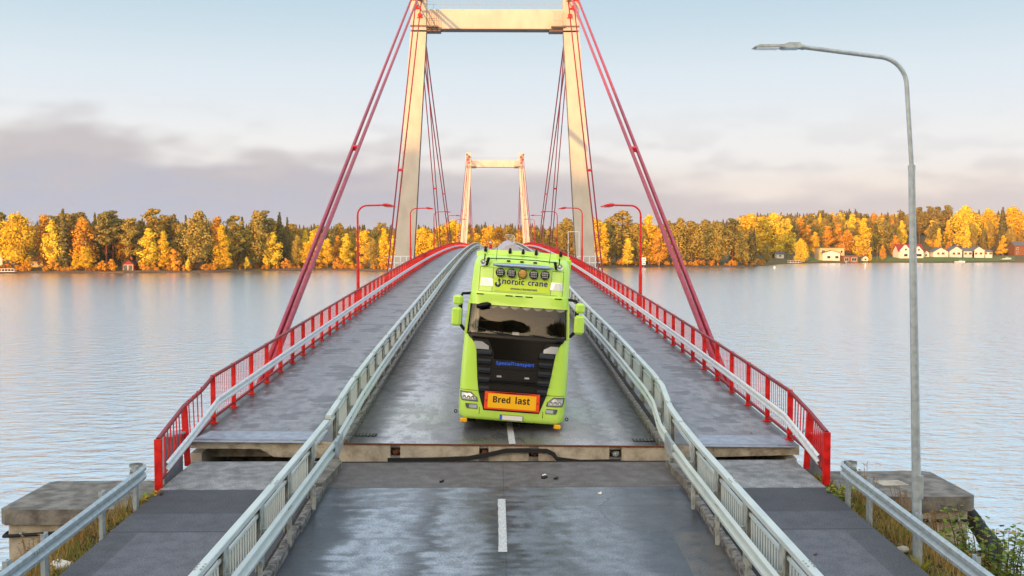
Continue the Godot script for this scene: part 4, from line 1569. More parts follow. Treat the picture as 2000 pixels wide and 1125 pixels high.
func make_lorry() -> void:
	var px := 0.34
	var fd := 24.72
	var t := thing("lorry", "bright lime green lorry facing the camera on the raised end of the bridge", "lorry", V(px, deck(px, fd) - 0.005, fd))
	t.rotation = Vector3(0, deg_to_rad(-3.5), 0)
	t.basis = Basis(Vector3.BACK, deg_to_rad(-3.9)) * t.basis
	var P := func(called: String, mb, mat: Material, parent = null) -> MeshInstance3D:
		return part(called, mb, mat, t if parent == null else parent, false)
	# cab shell
	var vs := [0.0, 0.03, 0.08, 0.2, 0.5, 0.62, 0.9, 1.3, 1.7, 2.0]
	var vs2 := [2.75, 2.85, 3.0, 3.2, 3.5, 3.62, 3.7, 3.76, 3.82, 3.87, 3.9, 3.92, 3.94]
	for set_ in [vs, vs2]:
		var rows := []
		for v in set_:
			var hw := interp(HK, v)
			var row := [Vector3(-hw + 0.02, v + 0.25, -2.25)]
			for j in 41:
				var s := sin((j / 40.0 - 0.5) * PI)
				row.append(skin(s * hw, v))
			row.append(Vector3(hw - 0.02, v + 0.25, -2.25))
			rows.append(row)
		var mb := MB.new()
		mb.grid(rows, Vector3.BACK, Vector3(0, rows[0][0].y * 0.5 + rows[-1][0].y * 0.5, -1.2))
		if set_ == vs2:
			for j in 42:
				mb.face([rows[-1][j], rows[-1][j + 1], Vector3(rows[-1][j + 1].x, 4.20, -2.25), Vector3(rows[-1][j].x, 4.20, -2.25)], Vector3.UP)
		P.call("lower_cab" if set_ == vs else "high_roof", mb, M.lime)
	# door side walls, with side windows and pillars beside the windscreen
	for s in [-1, 1]:
		var w := MB.new()
		w.rbox(Vector3(s * 1.20, 2.62, -1.75), Vector3(0.05, 0.8, 1.0), 0.01)
		P.call("cab_side", w, M.lime)
		var gw := MB.new()
		gw.rbox(Vector3(s * 1.205, 2.62, -0.85), Vector3(0.03, 0.76, 0.85), 0.01)
		P.call("side_window", gw, M.gloss_black)
		var pil := MB.new()
		pil.sweep([Vector2(-0.045, -0.05), Vector2(0.045, -0.05), Vector2(0.045, 0.05), Vector2(-0.045, 0.05)], [Vector3(s * 1.215, 2.24, -0.36), Vector3(s * 1.17, 3.03, -0.42)])
		P.call("screen_pillar", pil, M.lime)
		var bp := MB.new()
		bp.sweep([Vector2(-0.025, -0.03), Vector2(0.025, -0.03), Vector2(0.025, 0.03), Vector2(-0.025, 0.03)], [Vector3(s * 1.165, 2.26, -0.27), Vector3(s * 1.125, 3.02, -0.34)])
		P.call("black_pillar", bp, M.gloss_black)
	var bk := MB.new()
	bk.box(Vector3(0, 2.2, -2.27), Vector3(2.4, 3.9, 0.05))
	P.call("cab_back", bk, M.lime)
	# windscreen and what is behind it
	var ws = P.call("windscreen", patch([[2.03, -1.15, 1.15], [2.4, -1.135, 1.135], [2.80, -1.11, 1.11]], 0.0, 0.012, 24, 4), M.windscreen)
	var sf := MB.new()
	sf.box(Vector3(0, 2.1, -0.75), Vector3(2.3, 0.2, 0.9))
	P.call("dashboard", sf, M.interior_dark)
	var wall := MB.new()
	wall.box(Vector3(0, 2.65, -2.0), Vector3(2.3, 0.9, 0.05))
	P.call("cab_rear_wall", wall, M.interior_dark)
	for s in [-1, 1]:
		var seat := MB.new()
		seat.rbox(Vector3(s * 0.62, 2.35, -1.35), Vector3(0.5, 0.7, 0.18), 0.06, Basis(Vector3.RIGHT, -0.15))
		seat.rbox(Vector3(s * 0.62, 2.78, -1.42), Vector3(0.26, 0.2, 0.12), 0.04)
		P.call("seat", seat, M.interior)
		var cu := MB.new()
		for i in 5:
			cu.tube([Vector3(s * (0.98 + i * 0.035), 2.3, -0.5 - 0.05 * (i % 2)), Vector3(s * (0.98 + i * 0.03), 3.0, -0.53 - 0.05 * (i % 2))], 0.03, 6)
		P.call("curtain", cu, M.curtain if s < 0 else M.interior_dark)
	var wh := MB.new()
	var ring := []
	for i in 19:
		var a := TAU * i / 18.0
		ring.append(Vector3(0.62 + 0.22 * cos(a), 2.36 + 0.15 * sin(a), -0.72 - 0.12 * sin(a)))
	wh.tube(ring, 0.018, 6, false)
	P.call("steering_wheel", wh, M.interior_dark)
	# white scalloped pelmet behind the glass
	for i in 7:
		var sc := MB.new()
		var u := -0.62 + i * 0.27
		var poly := []
		for k in 13:
			var a := PI + PI * k / 12.0
			poly.append(Vector2(cos(a) * 0.125, sin(a) * 0.115))
		sc.prism(poly, 0.012, Transform3D(Basis(), skin(u, 2.775, -0.035)))
		P.call("scalloped_pelmet", sc, M.curtain)
	# wipers
	for q in [[-0.25, -0.95, 2.19], [0.15, -0.5, 2.10], [0.95, 0.3, 2.09]]:
		var wp := MB.new()
		wp.bar(skin(q[0], 2.03, 0.035), skin(q[1], q[2], 0.03), 0.02, 0.03, Vector3.BACK)
		P.call("wiper", wp, M.grille_black)
	var pass_ := MB.new()
	pass_.rbox(skin(-0.02, 2.09, -0.02) , Vector3(0.16, 0.07, 0.01), 0.003)
	P.call("window_ticket", pass_, M.plate_white)
	# sun visor band with its slots
	var vi = P.call("sun_visor", patch([[2.735, -1.17, 1.17], [2.76, -1.19, 1.19], [2.95, -1.175, 1.175], [2.99, -1.16, 1.16]], 0.06, 0.12, 30, 3), M.lime)
	for u in [-0.93, -0.24, 0.0, 0.24, 0.93]:
		P.call("slot", patch([[2.965, u - 0.085, u + 0.085], [2.99, u - 0.085, u + 0.085]], 0.068, 0.02, 4, 1), M.grille_black, vi)
	var mc := MB.new()
	mc.tube([skin(-0.98, 2.68, 0.10), skin(-0.86, 2.705, 0.13), skin(-0.72, 2.74, 0.13), skin(-0.66, 2.75, 0.1)], [0.05, 0.075, 0.07, 0.03], 10)
	P.call("front_mirror", mc, M.gloss_black)
	# roof sign
	var sg = P.call("roof_sign", patch([[3.085, -0.62, 0.70], [3.40, -0.645, 0.725]], 0.03, 0.05, 10, 2), M.lime_panel)
	var tb := Basis(Vector3.RIGHT, -0.19)
	lettering("letters", [["nor", 1.0], ["D", 0.76], ["ic", 1.0]], 0.53, skin(-0.165, 3.205, 0.034), M.blue_ink, sg, true, tb, 0.012, 1.0)
	lettering("letters", [["crane", 1.0]], 0.47, skin(0.42, 3.205, 0.034), M.blue_ink, sg, true, tb, 0.012, 1.0)
	lettering("small_letters", [["SPESIALTRANSPORT", 1.0]], 0.64, skin(0.10, 3.115, 0.034), M.blue_ink, sg, true, tb, 0.01, 0.8)
	var hk := MB.new()
	var hp := []
	var hr := []
	for i in 15:
		var a := deg_to_rad(60.0 - i * 285.0 / 14.0)
		hp.append(skin(-0.53 + 0.052 * cos(a), 3.245 + 0.052 * sin(a), 0.036))
		hr.append(0.026 if i > 3 else 0.010 + i * 0.004)
	hr[-1] = 0.006; hr[-2] = 0.014; hr[-3] = 0.02
	hp.reverse(); hr.reverse()
	hk.tube(hp, hr, 8)
	hk.tube([skin(-0.505, 3.285, 0.036), skin(-0.50, 3.335, 0.034), skin(-0.515, 3.37, 0.032)], [0.014, 0.03, 0.012], 8)
	P.call("hook_emblem", hk, M.blue_ink, sg)
	# white corner lights of the roof
	for s in [-1, 1]:
		var c := -0.80 if s < 0 else 0.87
		P.call("roof_light_rim", patch([[3.18, c - 0.15, c + 0.15], [3.36, c - 0.13, c + 0.13]], 0.012, 0.02, 6, 2), M.chrome)
		P.call("roof_light", patch([[3.195, c - 0.13 + (0.05 if s > 0 else 0.0), c + 0.13], [3.345, c - 0.11 + (0.08 if s > 0 else 0.0), c + 0.11 - (0.08 if s < 0 else 0.0)]], 0.022, 0.02, 6, 2), M.lamp_glass)
	for q in [[3.045, 3.052, -0.98, 1.02], [3.62, 3.627, -0.98, -0.66], [3.62, 3.627, 0.74, 1.02]]:
		P.call("panel_seam", patch([[q[0], q[2], q[3]], [q[1], q[2], q[3]]], 0.004, 0.01, 12, 1), M.black)
	for u in [-0.98, -0.66, 0.74, 1.02]:
		P.call("panel_seam", patch([[3.05, u - 0.004, u + 0.004], [3.62, u - 0.004, u + 0.004]], 0.004, 0.01, 1, 4), M.black)
	# five spotlights with their bar
	var k := 0
	for u in [-0.487, -0.22, 0.047, 0.313, 0.58]:
		var ro := MB.new()
		var at := skin(u, 3.52, 0.13)
		ro.lathe([Vector2(0.0, -0.09), Vector2(0.06, -0.085), Vector2(0.105, -0.03), Vector2(0.112, 0.02), Vector2(0.104, 0.034), Vector2(0.098, 0.02)], at, Vector3(0, 0.05, 1), 20)
		var body: MeshInstance3D = P.call("spotlight", ro, M.grille_black)
		var le := MB.new()
		le.lathe([Vector2(0.098, 0.016), Vector2(0.06, 0.024), Vector2(0.0, 0.028)], at, Vector3(0, 0.05, 1), 20)
		P.call("lens", le, M.lamp_amber if k == 2 else M.lamp_dark, body)
		for r in 3:
			for c in 4:
				var led := MB.new()
				led.rbox(at + Vector3((c - 1.5) * 0.038, (r - 1) * 0.05, 0.03), Vector3(0.026, 0.032, 0.012), 0.004)
				P.call("led", led, M.lamp_amber if k == 2 else M.lamp_glass, body)
		k += 1
	var bar := MB.new()
	var br := []
	for i in 13:
		var f := i / 12.0
		br.append(lerpf(0.02, 0.062, sin(PI * f) ** 0.35 if f > 0.0 and f < 1.0 else 0.0))
	var bp2 := []
	for i in 13:
		bp2.append(skin(lerpf(-0.68, 0.76, i / 12.0), 3.695, 0.16))
	bar.tube(bp2, br, 10)
	P.call("light_bar", bar, M.visor_steel)
	for u in [-0.45, -0.02, 0.15, 0.55]:
		var bc := MB.new()
		bc.bar(skin(u, 3.70, 0.0), skin(u, 3.70, 0.16), 0.03, 0.05)
		P.call("bar_bracket", bc, M.visor_steel)
	# horns, roof lip, roof markers
	for s in [-1, 1]:
		var ho := MB.new()
		var at := skin(s * 0.915, 3.73, 0.12) + Vector3(0, 0, 0.0)
		ho.lathe([Vector2(0.02, -0.5), Vector2(0.028, -0.12), Vector2(0.045, -0.03), Vector2(0.07, 0.0), Vector2(0.072, 0.012), Vector2(0.05, 0.0), Vector2(0.03, -0.05), Vector2(0.0, -0.07)], at, Vector3(0, 0.06, 1), 16)
		P.call("air_horn", ho, M.chrome)
		var kn := MB.new()
		kn.rbox(at + Vector3(-s * 0.1, 0.03, -0.03), Vector3(0.07, 0.2, 0.1), 0.02, Basis(Vector3.BACK, s * 0.3))
		kn.bar(at + Vector3(-s * 0.02, 0.07, -0.1), at + Vector3(-s * 0.02, 0.2, -0.15), 0.03, 0.03)
		P.call("horn_bracket", kn, M.grille_black)
	var lip := MB.new()
	lip.sweep([Vector2(-0.14, -0.06), Vector2(0.14, -0.06), Vector2(0.12, 0.05), Vector2(-0.1, 0.06)], [Vector3(-1.10, 4.17, -1.10), Vector3(-0.85, 4.225, -1.02), Vector3(0, 4.25, -0.98), Vector3(0.85, 4.225, -1.02), Vector3(1.10, 4.17, -1.10)])
	P.call("roof_spoiler", lip, M.lime)
	for u in [-0.92, -0.32, 0.0, 0.32, 0.92]:
		var mk := MB.new()
		mk.rbox(Vector3(u, 4.26, -0.86), Vector3(0.075, 0.07, 0.07), 0.015)
		mk.tube([Vector3(u, 4.28, -0.88), Vector3(u, 4.35, -0.9)], [0.04, 0.025], 8)
		P.call("marker_light", mk, M.grille_black)
		if absf(u) < 0.5:
			var m2 := MB.new()
			m2.rbox(skin(u, 3.80, 0.03), Vector3(0.09, 0.035, 0.05), 0.01)
			P.call("marker_light", m2, M.grille_black)
	var wire := MB.new()
	wire.tube([skin(-0.85, 3.83, 0.02), skin(-0.3, 3.85, 0.015), skin(0.4, 3.85, 0.015), skin(0.86, 3.83, 0.02)], 0.012, 6)
	P.call("wiring", wire, M.black)
	for u in [-0.62, 0.66]:
		var an := MB.new()
		an.tube([skin(u, 3.8, 0.02), skin(u, 3.8, 0.0) + Vector3(0.01, 0.30, 0)], [0.008, 0.005], 5)
		P.call("aerial", an, M.black)
	# grille
	P.call("grille_surround", patch([[0.24, -0.66, 0.66], [0.64, -0.80, 0.80], [1.0, -0.86, 0.87], [1.78, -0.94, 0.98], [1.88, -1.04, 1.06], [2.06, -1.17, 1.17]], 0.012, 0.05, 22, 3), M.mesh_black)
	P.call("screen_apron", patch([[1.92, -1.08, 1.1], [1.96, -1.13, 1.13], [2.05, -1.17, 1.17]], 0.03, 0.05, 22, 2), M.gloss_black)
	P.call("bonnet_panel", patch([[1.47, -0.50, 0.55], [1.60, -0.50, 0.55], [1.74, -0.56, 0.62], [1.93, -0.66, 0.72]], 0.035, 0.05, 14, 3), M.gloss_black)
	var lg: MeshInstance3D = P.call("logo_panel", patch([[1.255, -0.50, 0.53], [1.45, -0.50, 0.53]], 0.045, 0.05, 10, 2), M.grille_black)
	lettering("letters", [["SpesialTransport", 1.0]], 0.90, skin(0.02, 1.315, 0.055), M.bright_blue, lg, true, Basis(Vector3.RIGHT, -0.05), 0.012, 1.0)
	for q in [[0.985, 1.20], [0.74, 0.93]]:
		var fr: MeshInstance3D = P.call("grille_frame", patch([[q[0] - 0.05, -0.56, 0.60], [q[0], -0.55, 0.59], [q[1] + 0.03, -0.52, 0.56]], 0.03, 0.05, 10, 2), M.grille_black)
		P.call("grille_mesh", patch([[q[0] + 0.015, -0.48, 0.52], [q[1], -0.46, 0.50]], 0.034, 0.02, 8, 1), M.mesh_black, fr)
		P.call("grille_lip", slat(q[0] - 0.055, 0.05, -0.56, 0.60, 0.11), M.slat_black, fr)
		for i in 5:
			var v := lerpf(q[0] + 0.03, q[1] - 0.02, i / 4.0)
			P.call("mesh_bar", patch([[v, -0.475, 0.51], [v + 0.012, -0.475, 0.51]], 0.042, 0.02, 6, 1), M.grille_black, fr)
	for u in [-0.34, 0.32]:
		P.call("marker_light", patch([[1.045, u - 0.055, u + 0.055], [1.085, u - 0.055, u + 0.055]], 0.06, 0.03, 3, 1), M.lamp_glass)
	for s in [-1, 1]:
		for i in 5:
			var v := 0.70 + i * 0.215
			var xi := 0.56
			var xo := interp([[0.64, 0.79], [1.0, 0.845], [1.8, 0.93]], v)
			P.call("side_slat", slat(v, 0.13, (xi + 0.02) if s > 0 else -xo, (xo + 0.02) if s > 0 else -xi, 0.105), M.slat_black)
		# small upper lights
		var rows := [[1.68, -0.93, -0.63], [1.76, -0.96, -0.63], [1.86, -0.99, -0.80]] if s < 0 else [[1.68, 0.67, 0.98], [1.76, 0.67, 1.0], [1.85, 0.83, 1.02]]
		P.call("upper_light", patch(rows, 0.05, 0.05, 6, 2), M.lamp_glass)
		# headlights
		var hl := [[0.43, -1.20, -0.80], [0.52, -1.24, -0.82], [0.65, -1.25, -0.98]] if s < 0 else [[0.43, 0.82, 1.2], [0.52, 0.83, 1.24], [0.65, 0.98, 1.25]]
		var hd: MeshInstance3D = P.call("headlight", patch(hl, 0.016, 0.03, 8, 2), M.lamp_shell)
		var hl2 := [[0.455, -1.17, -0.84], [0.52, -1.205, -0.86], [0.615, -1.21, -1.0]] if s < 0 else [[0.455, 0.86, 1.17], [0.52, 0.87, 1.205], [0.615, 1.0, 1.21]]
		P.call("headlight_glass", patch(hl2, 0.026, 0.02, 8, 2), M.lamp_glass, hd)
		for i in 3:
			var le := MB.new()
			le.lathe([Vector2(0.04, 0.0), Vector2(0.034, 0.012), Vector2(0.0, 0.006)], skin(s * (0.93 + 0.1 * i), 0.525, 0.03), Vector3.BACK, 12)
			P.call("bulb", le, M.chrome, hd)
		# fog lights
		var fl := [[0.25, -1.06, -0.80], [0.31, -1.09, -0.80], [0.37, -1.10, -0.82]] if s < 0 else [[0.25, 0.81, 1.06], [0.31, 0.81, 1.09], [0.37, 0.83, 1.10]]
		var fg: MeshInstance3D = P.call("fog_light", patch(fl, 0.010, 0.03, 6, 2), M.lamp_shell)
		var u0: float = s * 0.91
		P.call("fog_glass", patch([[0.27, u0 - 0.09, u0 + 0.09], [0.35, u0 - 0.09, u0 + 0.09]], 0.02, 0.02, 4, 1), M.lamp_glass, fg)
		# bumper seam
		P.call("bumper_seam", patch([[0.02, s * 0.755 - 0.006, s * 0.755 + 0.006], [0.30, s * 0.755 - 0.006, s * 0.755 + 0.006]], 0.004, 0.01, 2, 2), M.black)
		P.call("corner_seam", patch([[0.68, s * 1.03 - 0.21, s * 1.03 + 0.21], [0.69, s * 1.03 - 0.21, s * 1.03 + 0.21]], 0.004, 0.01, 8, 1), M.black)
		# yellow blocks under the bumper
		var yb := MB.new()
		yb.rbox(Vector3(s * 1.12, 0.2, -0.1), Vector3(0.17, 0.1, 0.12), 0.02)
		P.call("yellow_marker", yb, M.yellow_block)
		# mirrors
		var mr := MB.new()
		mr.rbox(Vector3(s * 1.46, 3.04, -0.36), Vector3(0.23, 0.24, 0.2), 0.05, Basis(Vector3.UP, s * 0.12))
		P.call("upper_mirror", mr, M.lime)
		mr = MB.new()
		mr.rbox(Vector3(s * 1.465, 2.64, -0.36), Vector3(0.245, 0.46, 0.22), 0.055, Basis(Vector3.UP, s * 0.12))
		P.call("lower_mirror", mr, M.lime)
		var arm := MB.new()
		arm.tube([Vector3(s * 1.15, 3.22, -0.45), Vector3(s * 1.36, 3.2, -0.4), Vector3(s * 1.42, 3.1, -0.42)], 0.035, 8)
		arm.tube([Vector3(s * 1.4, 2.95, -0.42), Vector3(s * 1.4, 2.8, -0.42)], 0.05, 8)
		arm.tube([Vector3(s * 1.18, 2.33, -0.5), Vector3(s * 1.28, 2.34, -0.44), Vector3(s * 1.40, 2.48, -0.42)], 0.04, 8)
		P.call("mirror_arm", arm, M.grille_black)
		# wheels
		for wz in [-1.35, -5.1, -6.4]:
			var wl := MB.new()
			wl.lathe([Vector2(0.28, -0.15), Vector2(0.46, -0.15), Vector2(0.5, -0.11), Vector2(0.5, 0.11), Vector2(0.46, 0.15), Vector2(0.28, 0.15)], Vector3(s * 1.05, 0.5, wz), Vector3(s, 0, 0), 24)
			var ty: MeshInstance3D = P.call("wheel", wl, M.tyre)
			var rm := MB.new()
			rm.lathe([Vector2(0.29, 0.14), Vector2(0.2, 0.06), Vector2(0.12, 0.1), Vector2(0.0, 0.12)], Vector3(s * 1.05, 0.5, wz), Vector3(s, 0, 0), 20)
			P.call("rim", rm, M.chrome, ty)
		var hook := MB.new()
		var rg := []
		for i in 11:
			var a := TAU * i / 10.0
			rg.append(Vector3(s * 1.33 + 0.035 * cos(a), 0.38 + 0.035 * sin(a), -0.2))
		hook.tube(rg, 0.012, 6, false)
		P.call("side_ring", hook, M.black)
		var sk := MB.new()
		sk.box(Vector3(s * 1.15, 0.75, -3.4), Vector3(0.12, 0.7, 2.2))
		P.call("side_skirt", sk, M.lime)
	var ch := MB.new()
	ch.box(Vector3(0, 0.85, -4.2), Vector3(0.9, 0.3, 5.4))
	ch.box(Vector3(0, 1.15, -5.7), Vector3(1.2, 0.12, 1.0))
	ch.box(Vector3(0, 0.6, -1.2), Vector3(1.7, 0.4, 2.0))
	P.call("chassis", ch, M.black)
	# sign on the bumper
	var sp: Vector3 = skin(0.01, 0.49, 0.045)
	var fr2 := MB.new()
	fr2.rbox(sp, Vector3(1.31, 0.43, 0.05), 0.015)
	var sign: MeshInstance3D = P.call("wide_load_sign", fr2, M.sign_orange)
	var yl := MB.new()
	yl.box(sp + Vector3(0, 0, 0.027), Vector3(1.14, 0.335, 0.01))
	P.call("yellow_panel", yl, M.sign_yellow, sign)
	lettering("letters", [["Bred", 1.0]], 0.41, sp + Vector3(-0.245, -0.09, 0.034), M.black, sign, true, Basis(), 0.008, 1.05)
	lettering("letters", [["last", 1.0]], 0.34, sp + Vector3(0.25, -0.09, 0.034), M.black, sign, true, Basis(), 0.008, 1.05)
	for s in [-1, 1]:
		var dt := MB.new()
		dt.rbox(sp + Vector3(s * 0.61, 0, 0.03), Vector3(0.035, 0.05, 0.02), 0.008)
		P.call("sign_clip", dt, M.sign_red, sign)
	var np := MB.new()
	np.rbox(skin(0.02, 0.10, 0.022), Vector3(0.55, 0.125, 0.012), 0.004)
	var plate: MeshInstance3D = P.call("number_plate", np, M.grille_black)
	var pw := MB.new()
	pw.box(skin(0.02, 0.10, 0.03), Vector3(0.53, 0.11, 0.004))
	P.call("plate_face", pw, M.plate_white, plate)
	var pb := MB.new()
	pb.box(skin(-0.222, 0.10, 0.0333), Vector3(0.045, 0.11, 0.003))
	P.call("plate_band", pb, M.bright_blue, plate)
	lettering("letters", [["AS 66601", 1.0]], 0.40, skin(0.05, 0.062, 0.033), M.black, plate, false, Basis(), 0.004, 1.0)
	# the load behind: low trailer under a pale tarpaulin
	var tl := thing("trailer", "low loader trailer behind the lorry carrying a tarpaulin covered load", "trailer", V(0.3, deck(0, 36.0), 36.0))
	var bd := MB.new()
	bd.rbox(V(0.3, deck(0, 37.5) + 1.0, 37.5), Vector3(2.5, 0.3, 13.0), 0.03)
	part("bed", bd, M.grille_black, tl)
	for d in [40.0, 41.4, 42.8]:
		for s in [-1, 1]:
			var wl := MB.new()
			wl.lathe([Vector2(0.25, -0.15), Vector2(0.4, -0.15), Vector2(0.43, 0.0), Vector2(0.4, 0.15), Vector2(0.0, 0.12)], V(0.3 + s * 1.05, deck(0, d) + 0.43, d), Vector3(s, 0, 0), 18)
			part("wheel", wl, M.tyre, tl)
	var tp := MB.new()
	var rows := []
	var y0 := deck(0, 36.0) + 1.15
	for i in 9:
		var row := []
		var f := i / 8.0
		var d := lerpf(31.5, 38.5, f)
		for j in 17:
			var u := j / 8.0 - 1.0
			var peak := exp(-pow((u - 0.02) / 0.30, 2.0)) * 0.28 + exp(-pow(u / 0.62, 2.0)) * 0.30
			var yy := 11.42 + peak * (0.75 + 0.25 * sin(PI * f)) - 0.10 * pow(absf(u), 4.0) + 0.04 * sin(u * 9.0 + f * 5.0)
			row.append(V(0.42 + u * 1.2, y0 if (j == 0 or j == 16) else yy, d))
		rows.append(row)
	var low := []
	for j in 17:
		low.append(Vector3(rows[0][j].x, y0, rows[0][j].z + 0.02))
	rows.insert(0, low)
	tp.grid(rows, Vector3.UP)
	solo("covered_load", tp, M.tarp, "pale grey tarpaulin rising to a peak right behind the lorry's roof", "tarpaulin")

# ------------------------------------------------------------------ trees
func leaf(mb: MB, p: Vector3, out: Vector3, size: float, col: Color, rng: RandomNumberGenerator) -> void:
	var nn := (out * 1.7 + Vector3(rng.randf_range(-1, 1), rng.randf_range(-0.6, 1), rng.randf_range(-1, 1))).normalized()
	var b := mb.frame(nn, Vector3(rng.randf_range(-1, 1), rng.randf_range(-1, 1), rng.randf_range(-1, 1)).normalized())
	mb.col = col
	var s := size * rng.randf_range(0.6, 1.15)
	var x := b.x * s * 0.5
	var y := b.y * s * 0.5
	mb.face([p - x - y * 0.6, p + x * 0.8 - y, p + x + y * 0.7, p - x * 0.7 + y], nn)

func crown_round(cols: Array, r: float, y0: float, n: int, lobes: int, size: float, sd: int, point := 0.0) -> MB:
	var rng := RandomNumberGenerator.new()
	rng.seed = sd
	var mb := MB.new()
	var ls := []
	for i in lobes:
		var f := (i + rng.randf()) / lobes
		var y := lerpf(y0, 18.3, f)
		var env := r * (pow(sin(PI * lerpf(0.16, 0.97, f)), 0.7) * (1.0 - point * f))
		var a := rng.randf() * TAU
		var q := env * sqrt(rng.randf()) * 0.75
		ls.append([Vector3(cos(a) * q, y, sin(a) * q), (env * 0.45 + 0.7) * rng.randf_range(0.75, 1.2), rng.randf()])
	for i in n:
		var l = ls[rng.randi() % lobes]
		var d := Vector3(rng.randfn(), rng.randfn(), rng.randfn()).normalized()
		d.y *= 0.95
		var rad: float = l[1] * pow(rng.randf(), 0.33)
		var c: Color = cols[0].lerp(cols[1], clampf(l[2] * 0.7 + rng.randf_range(-0.2, 0.35), 0.0, 1.0))
		c = c.lerp(cols[2], maxf(rng.randf_range(-1.2, 0.6), 0.0))
		leaf(mb, l[0] + d * rad, d, size, c, rng)
	return mb

func crown_pine(cols: Array, r: float, y0: float, n: int, sd: int) -> MB:
	var rng := RandomNumberGenerator.new()
	rng.seed = sd
	var mb := MB.new()
	var pads := []
	var y := y0
	while y < 19.6:
		var f := (y - y0) / (19.6 - y0)
		var env := r * pow(sin(PI * lerpf(0.22, 0.93, f)), 0.8)
		for k in rng.randi_range(2, 4):
			var a := rng.randf() * TAU
			var q := env * rng.randf_range(0.25, 0.85)
			pads.append([Vector3(cos(a) * q, y + rng.randf_range(-0.4, 0.4), sin(a) * q), rng.randf_range(0.9, 1.7) * (0.6 + env / r * 0.6), rng.randf()])
		y += rng.randf_range(0.7, 1.1)
	for i in n:
		var l = pads[rng.randi() % pads.size()]
		var d := Vector3(rng.randfn(), rng.randfn(), rng.randfn()).normalized()
		var rad: float = l[1] * pow(rng.randf(), 0.4)
		var c: Color = cols[0].lerp(cols[1], clampf(l[2] + rng.randf_range(-0.3, 0.3), 0.0, 1.0))
		leaf(mb, l[0] + d * rad * Vector3(1.0, 0.55, 1.0), (d + Vector3(0, 0.5, 0)).normalized(), 0.52, c, rng)
	return mb

func crown_spruce(cols: Array, r: float, n: int, sd: int) -> MB:
	var rng := RandomNumberGenerator.new()
	rng.seed = sd
	var mb := MB.new()
	for i in n:
		var f := 1.0 - sqrt(rng.randf())
		f = clampf(f, 0.0, 1.0)
		var y := lerpf(1.2, 19.7, f)
		var tier := 0.78 + 0.22 * sin(y * 5.2 + sd)
		var a := rng.randf() * TAU
		var env := r * pow(1.0 - f, 0.85) * tier * (0.85 + 0.15 * sin(a * 5.0 + y)) + 0.12
		var q := env * pow(rng.randf(), 0.45)
		var p := Vector3(cos(a) * q, y - q * 0.28, sin(a) * q)
		var c: Color = cols[0].lerp(cols[1], rng.randf())
		leaf(mb, p, Vector3(cos(a), 0.5, sin(a)).normalized(), 0.56, c, rng)
	return mb

var crowns := {}
var trunks := {}

func make_tree_kinds() -> void:
	var G := [Color(0.82, 0.55, 0.035), Color(0.68, 0.40, 0.024), Color(0.35, 0.19, 0.02)]
	var Y := [Color(0.86, 0.64, 0.05), Color(0.72, 0.50, 0.035), Color(0.30, 0.24, 0.03)]
	var O := [Color(0.72, 0.36, 0.035), Color(0.56, 0.25, 0.03), Color(0.25, 0.13, 0.03)]
	var P := [Color(0.31, 0.235, 0.06), Color(0.21, 0.175, 0.052)]
	var P2 := [Color(0.41, 0.29, 0.055), Color(0.29, 0.22, 0.048)]
	var S := [Color(0.095, 0.090, 0.034), Color(0.17, 0.135, 0.042)]
	crowns = {
		"birch": [crown_round(Y, 3.5, 2.2, 2800, 22, 0.52, 21, 0.12), crown_round(G, 3.7, 3.4, 2800, 17, 0.52, 22, 0.05), crown_round(G, 3.1, 3.0, 2600, 24, 0.5, 1, 0.5), crown_round(Y, 2.8, 2.5, 2600, 26, 0.5, 2, 0.6), crown_round(G, 3.4, 2.0, 2700, 28, 0.5, 3, 0.45)],
		"broad": [crown_round(G, 6.6, 3.5, 5200, 48, 0.52, 4, 0.15), crown_round(Y, 6.0, 2.5, 5200, 46, 0.52, 5, 0.2)],
		"orange": [crown_round(O, 3.3, 2.5, 2600, 24, 0.5, 6, 0.4), crown_round(O, 4.2, 3.0, 2900, 28, 0.5, 7, 0.25)],
		"pine": [crown_pine(P, 3.9, 7.5, 3000, 8), crown_pine(P2, 4.4, 6.0, 3200, 9), crown_pine(P, 3.4, 9.5, 2600, 10)],
		"olive": [crown_round([P2[0], P[0], S[1]], 5.0, 3.5, 4000, 44, 0.5, 11, 0.2), crown_round([P2[0], P2[1], P[1]], 4.4, 2.5, 3900, 40, 0.5, 12, 0.3)],
		"spruce": [crown_spruce(S, 3.0, 3200, 13), crown_spruce([S[1], P[1]], 2.5, 2800, 14)],
		"shrub": [crown_round(Y, 7.5, 3.0, 700, 14, 1.7, 15, 0.1), crown_round(O, 8.0, 3.0, 700, 14, 1.7, 16, 0.1)],
	}
	for k in crowns:
		for i in crowns[k].size():
			crowns[k][i] = crowns[k][i].done(M.needle if k in ["pine", "spruce", "olive"] else M.leaf)
	for q in [["birch", "birch_bark", 0.16], ["broad", "bark", 0.36], ["orange", "birch_bark", 0.18], ["pine", "pine_bark", 0.25], ["olive", "pine_bark", 0.27], ["spruce", "bark", 0.22], ["shrub", "bark", 0.3]]:
		var mb := MB.new()
		mb.tube([Vector3(0, -0.8, 0), Vector3(0.03, 3, 0.02), Vector3(-0.05, 9, 0), Vector3(0.02, 15, 0.03), Vector3(0, 18.6, 0)], [q[2] * 1.25, q[2], q[2] * 0.75, q[2] * 0.42, q[2] * 0.12], 7)
		var rng := RandomNumberGenerator.new()
		rng.seed = 9
		for i in 7:
			var y := lerpf(5.0, 14.0, i / 6.0)
			var a := i * 2.4
			mb.tube([Vector3(0, y, 0), Vector3(cos(a) * 1.2, y + 0.9, sin(a) * 1.2), Vector3(cos(a) * 2.1, y + 2.2, sin(a) * 2.1)], [q[2] * 0.4, q[2] * 0.28, 0.02], 5)
		trunks[q[0]] = mb.done(M[q[1]])

var tree_rng := RandomNumberGenerator.new()

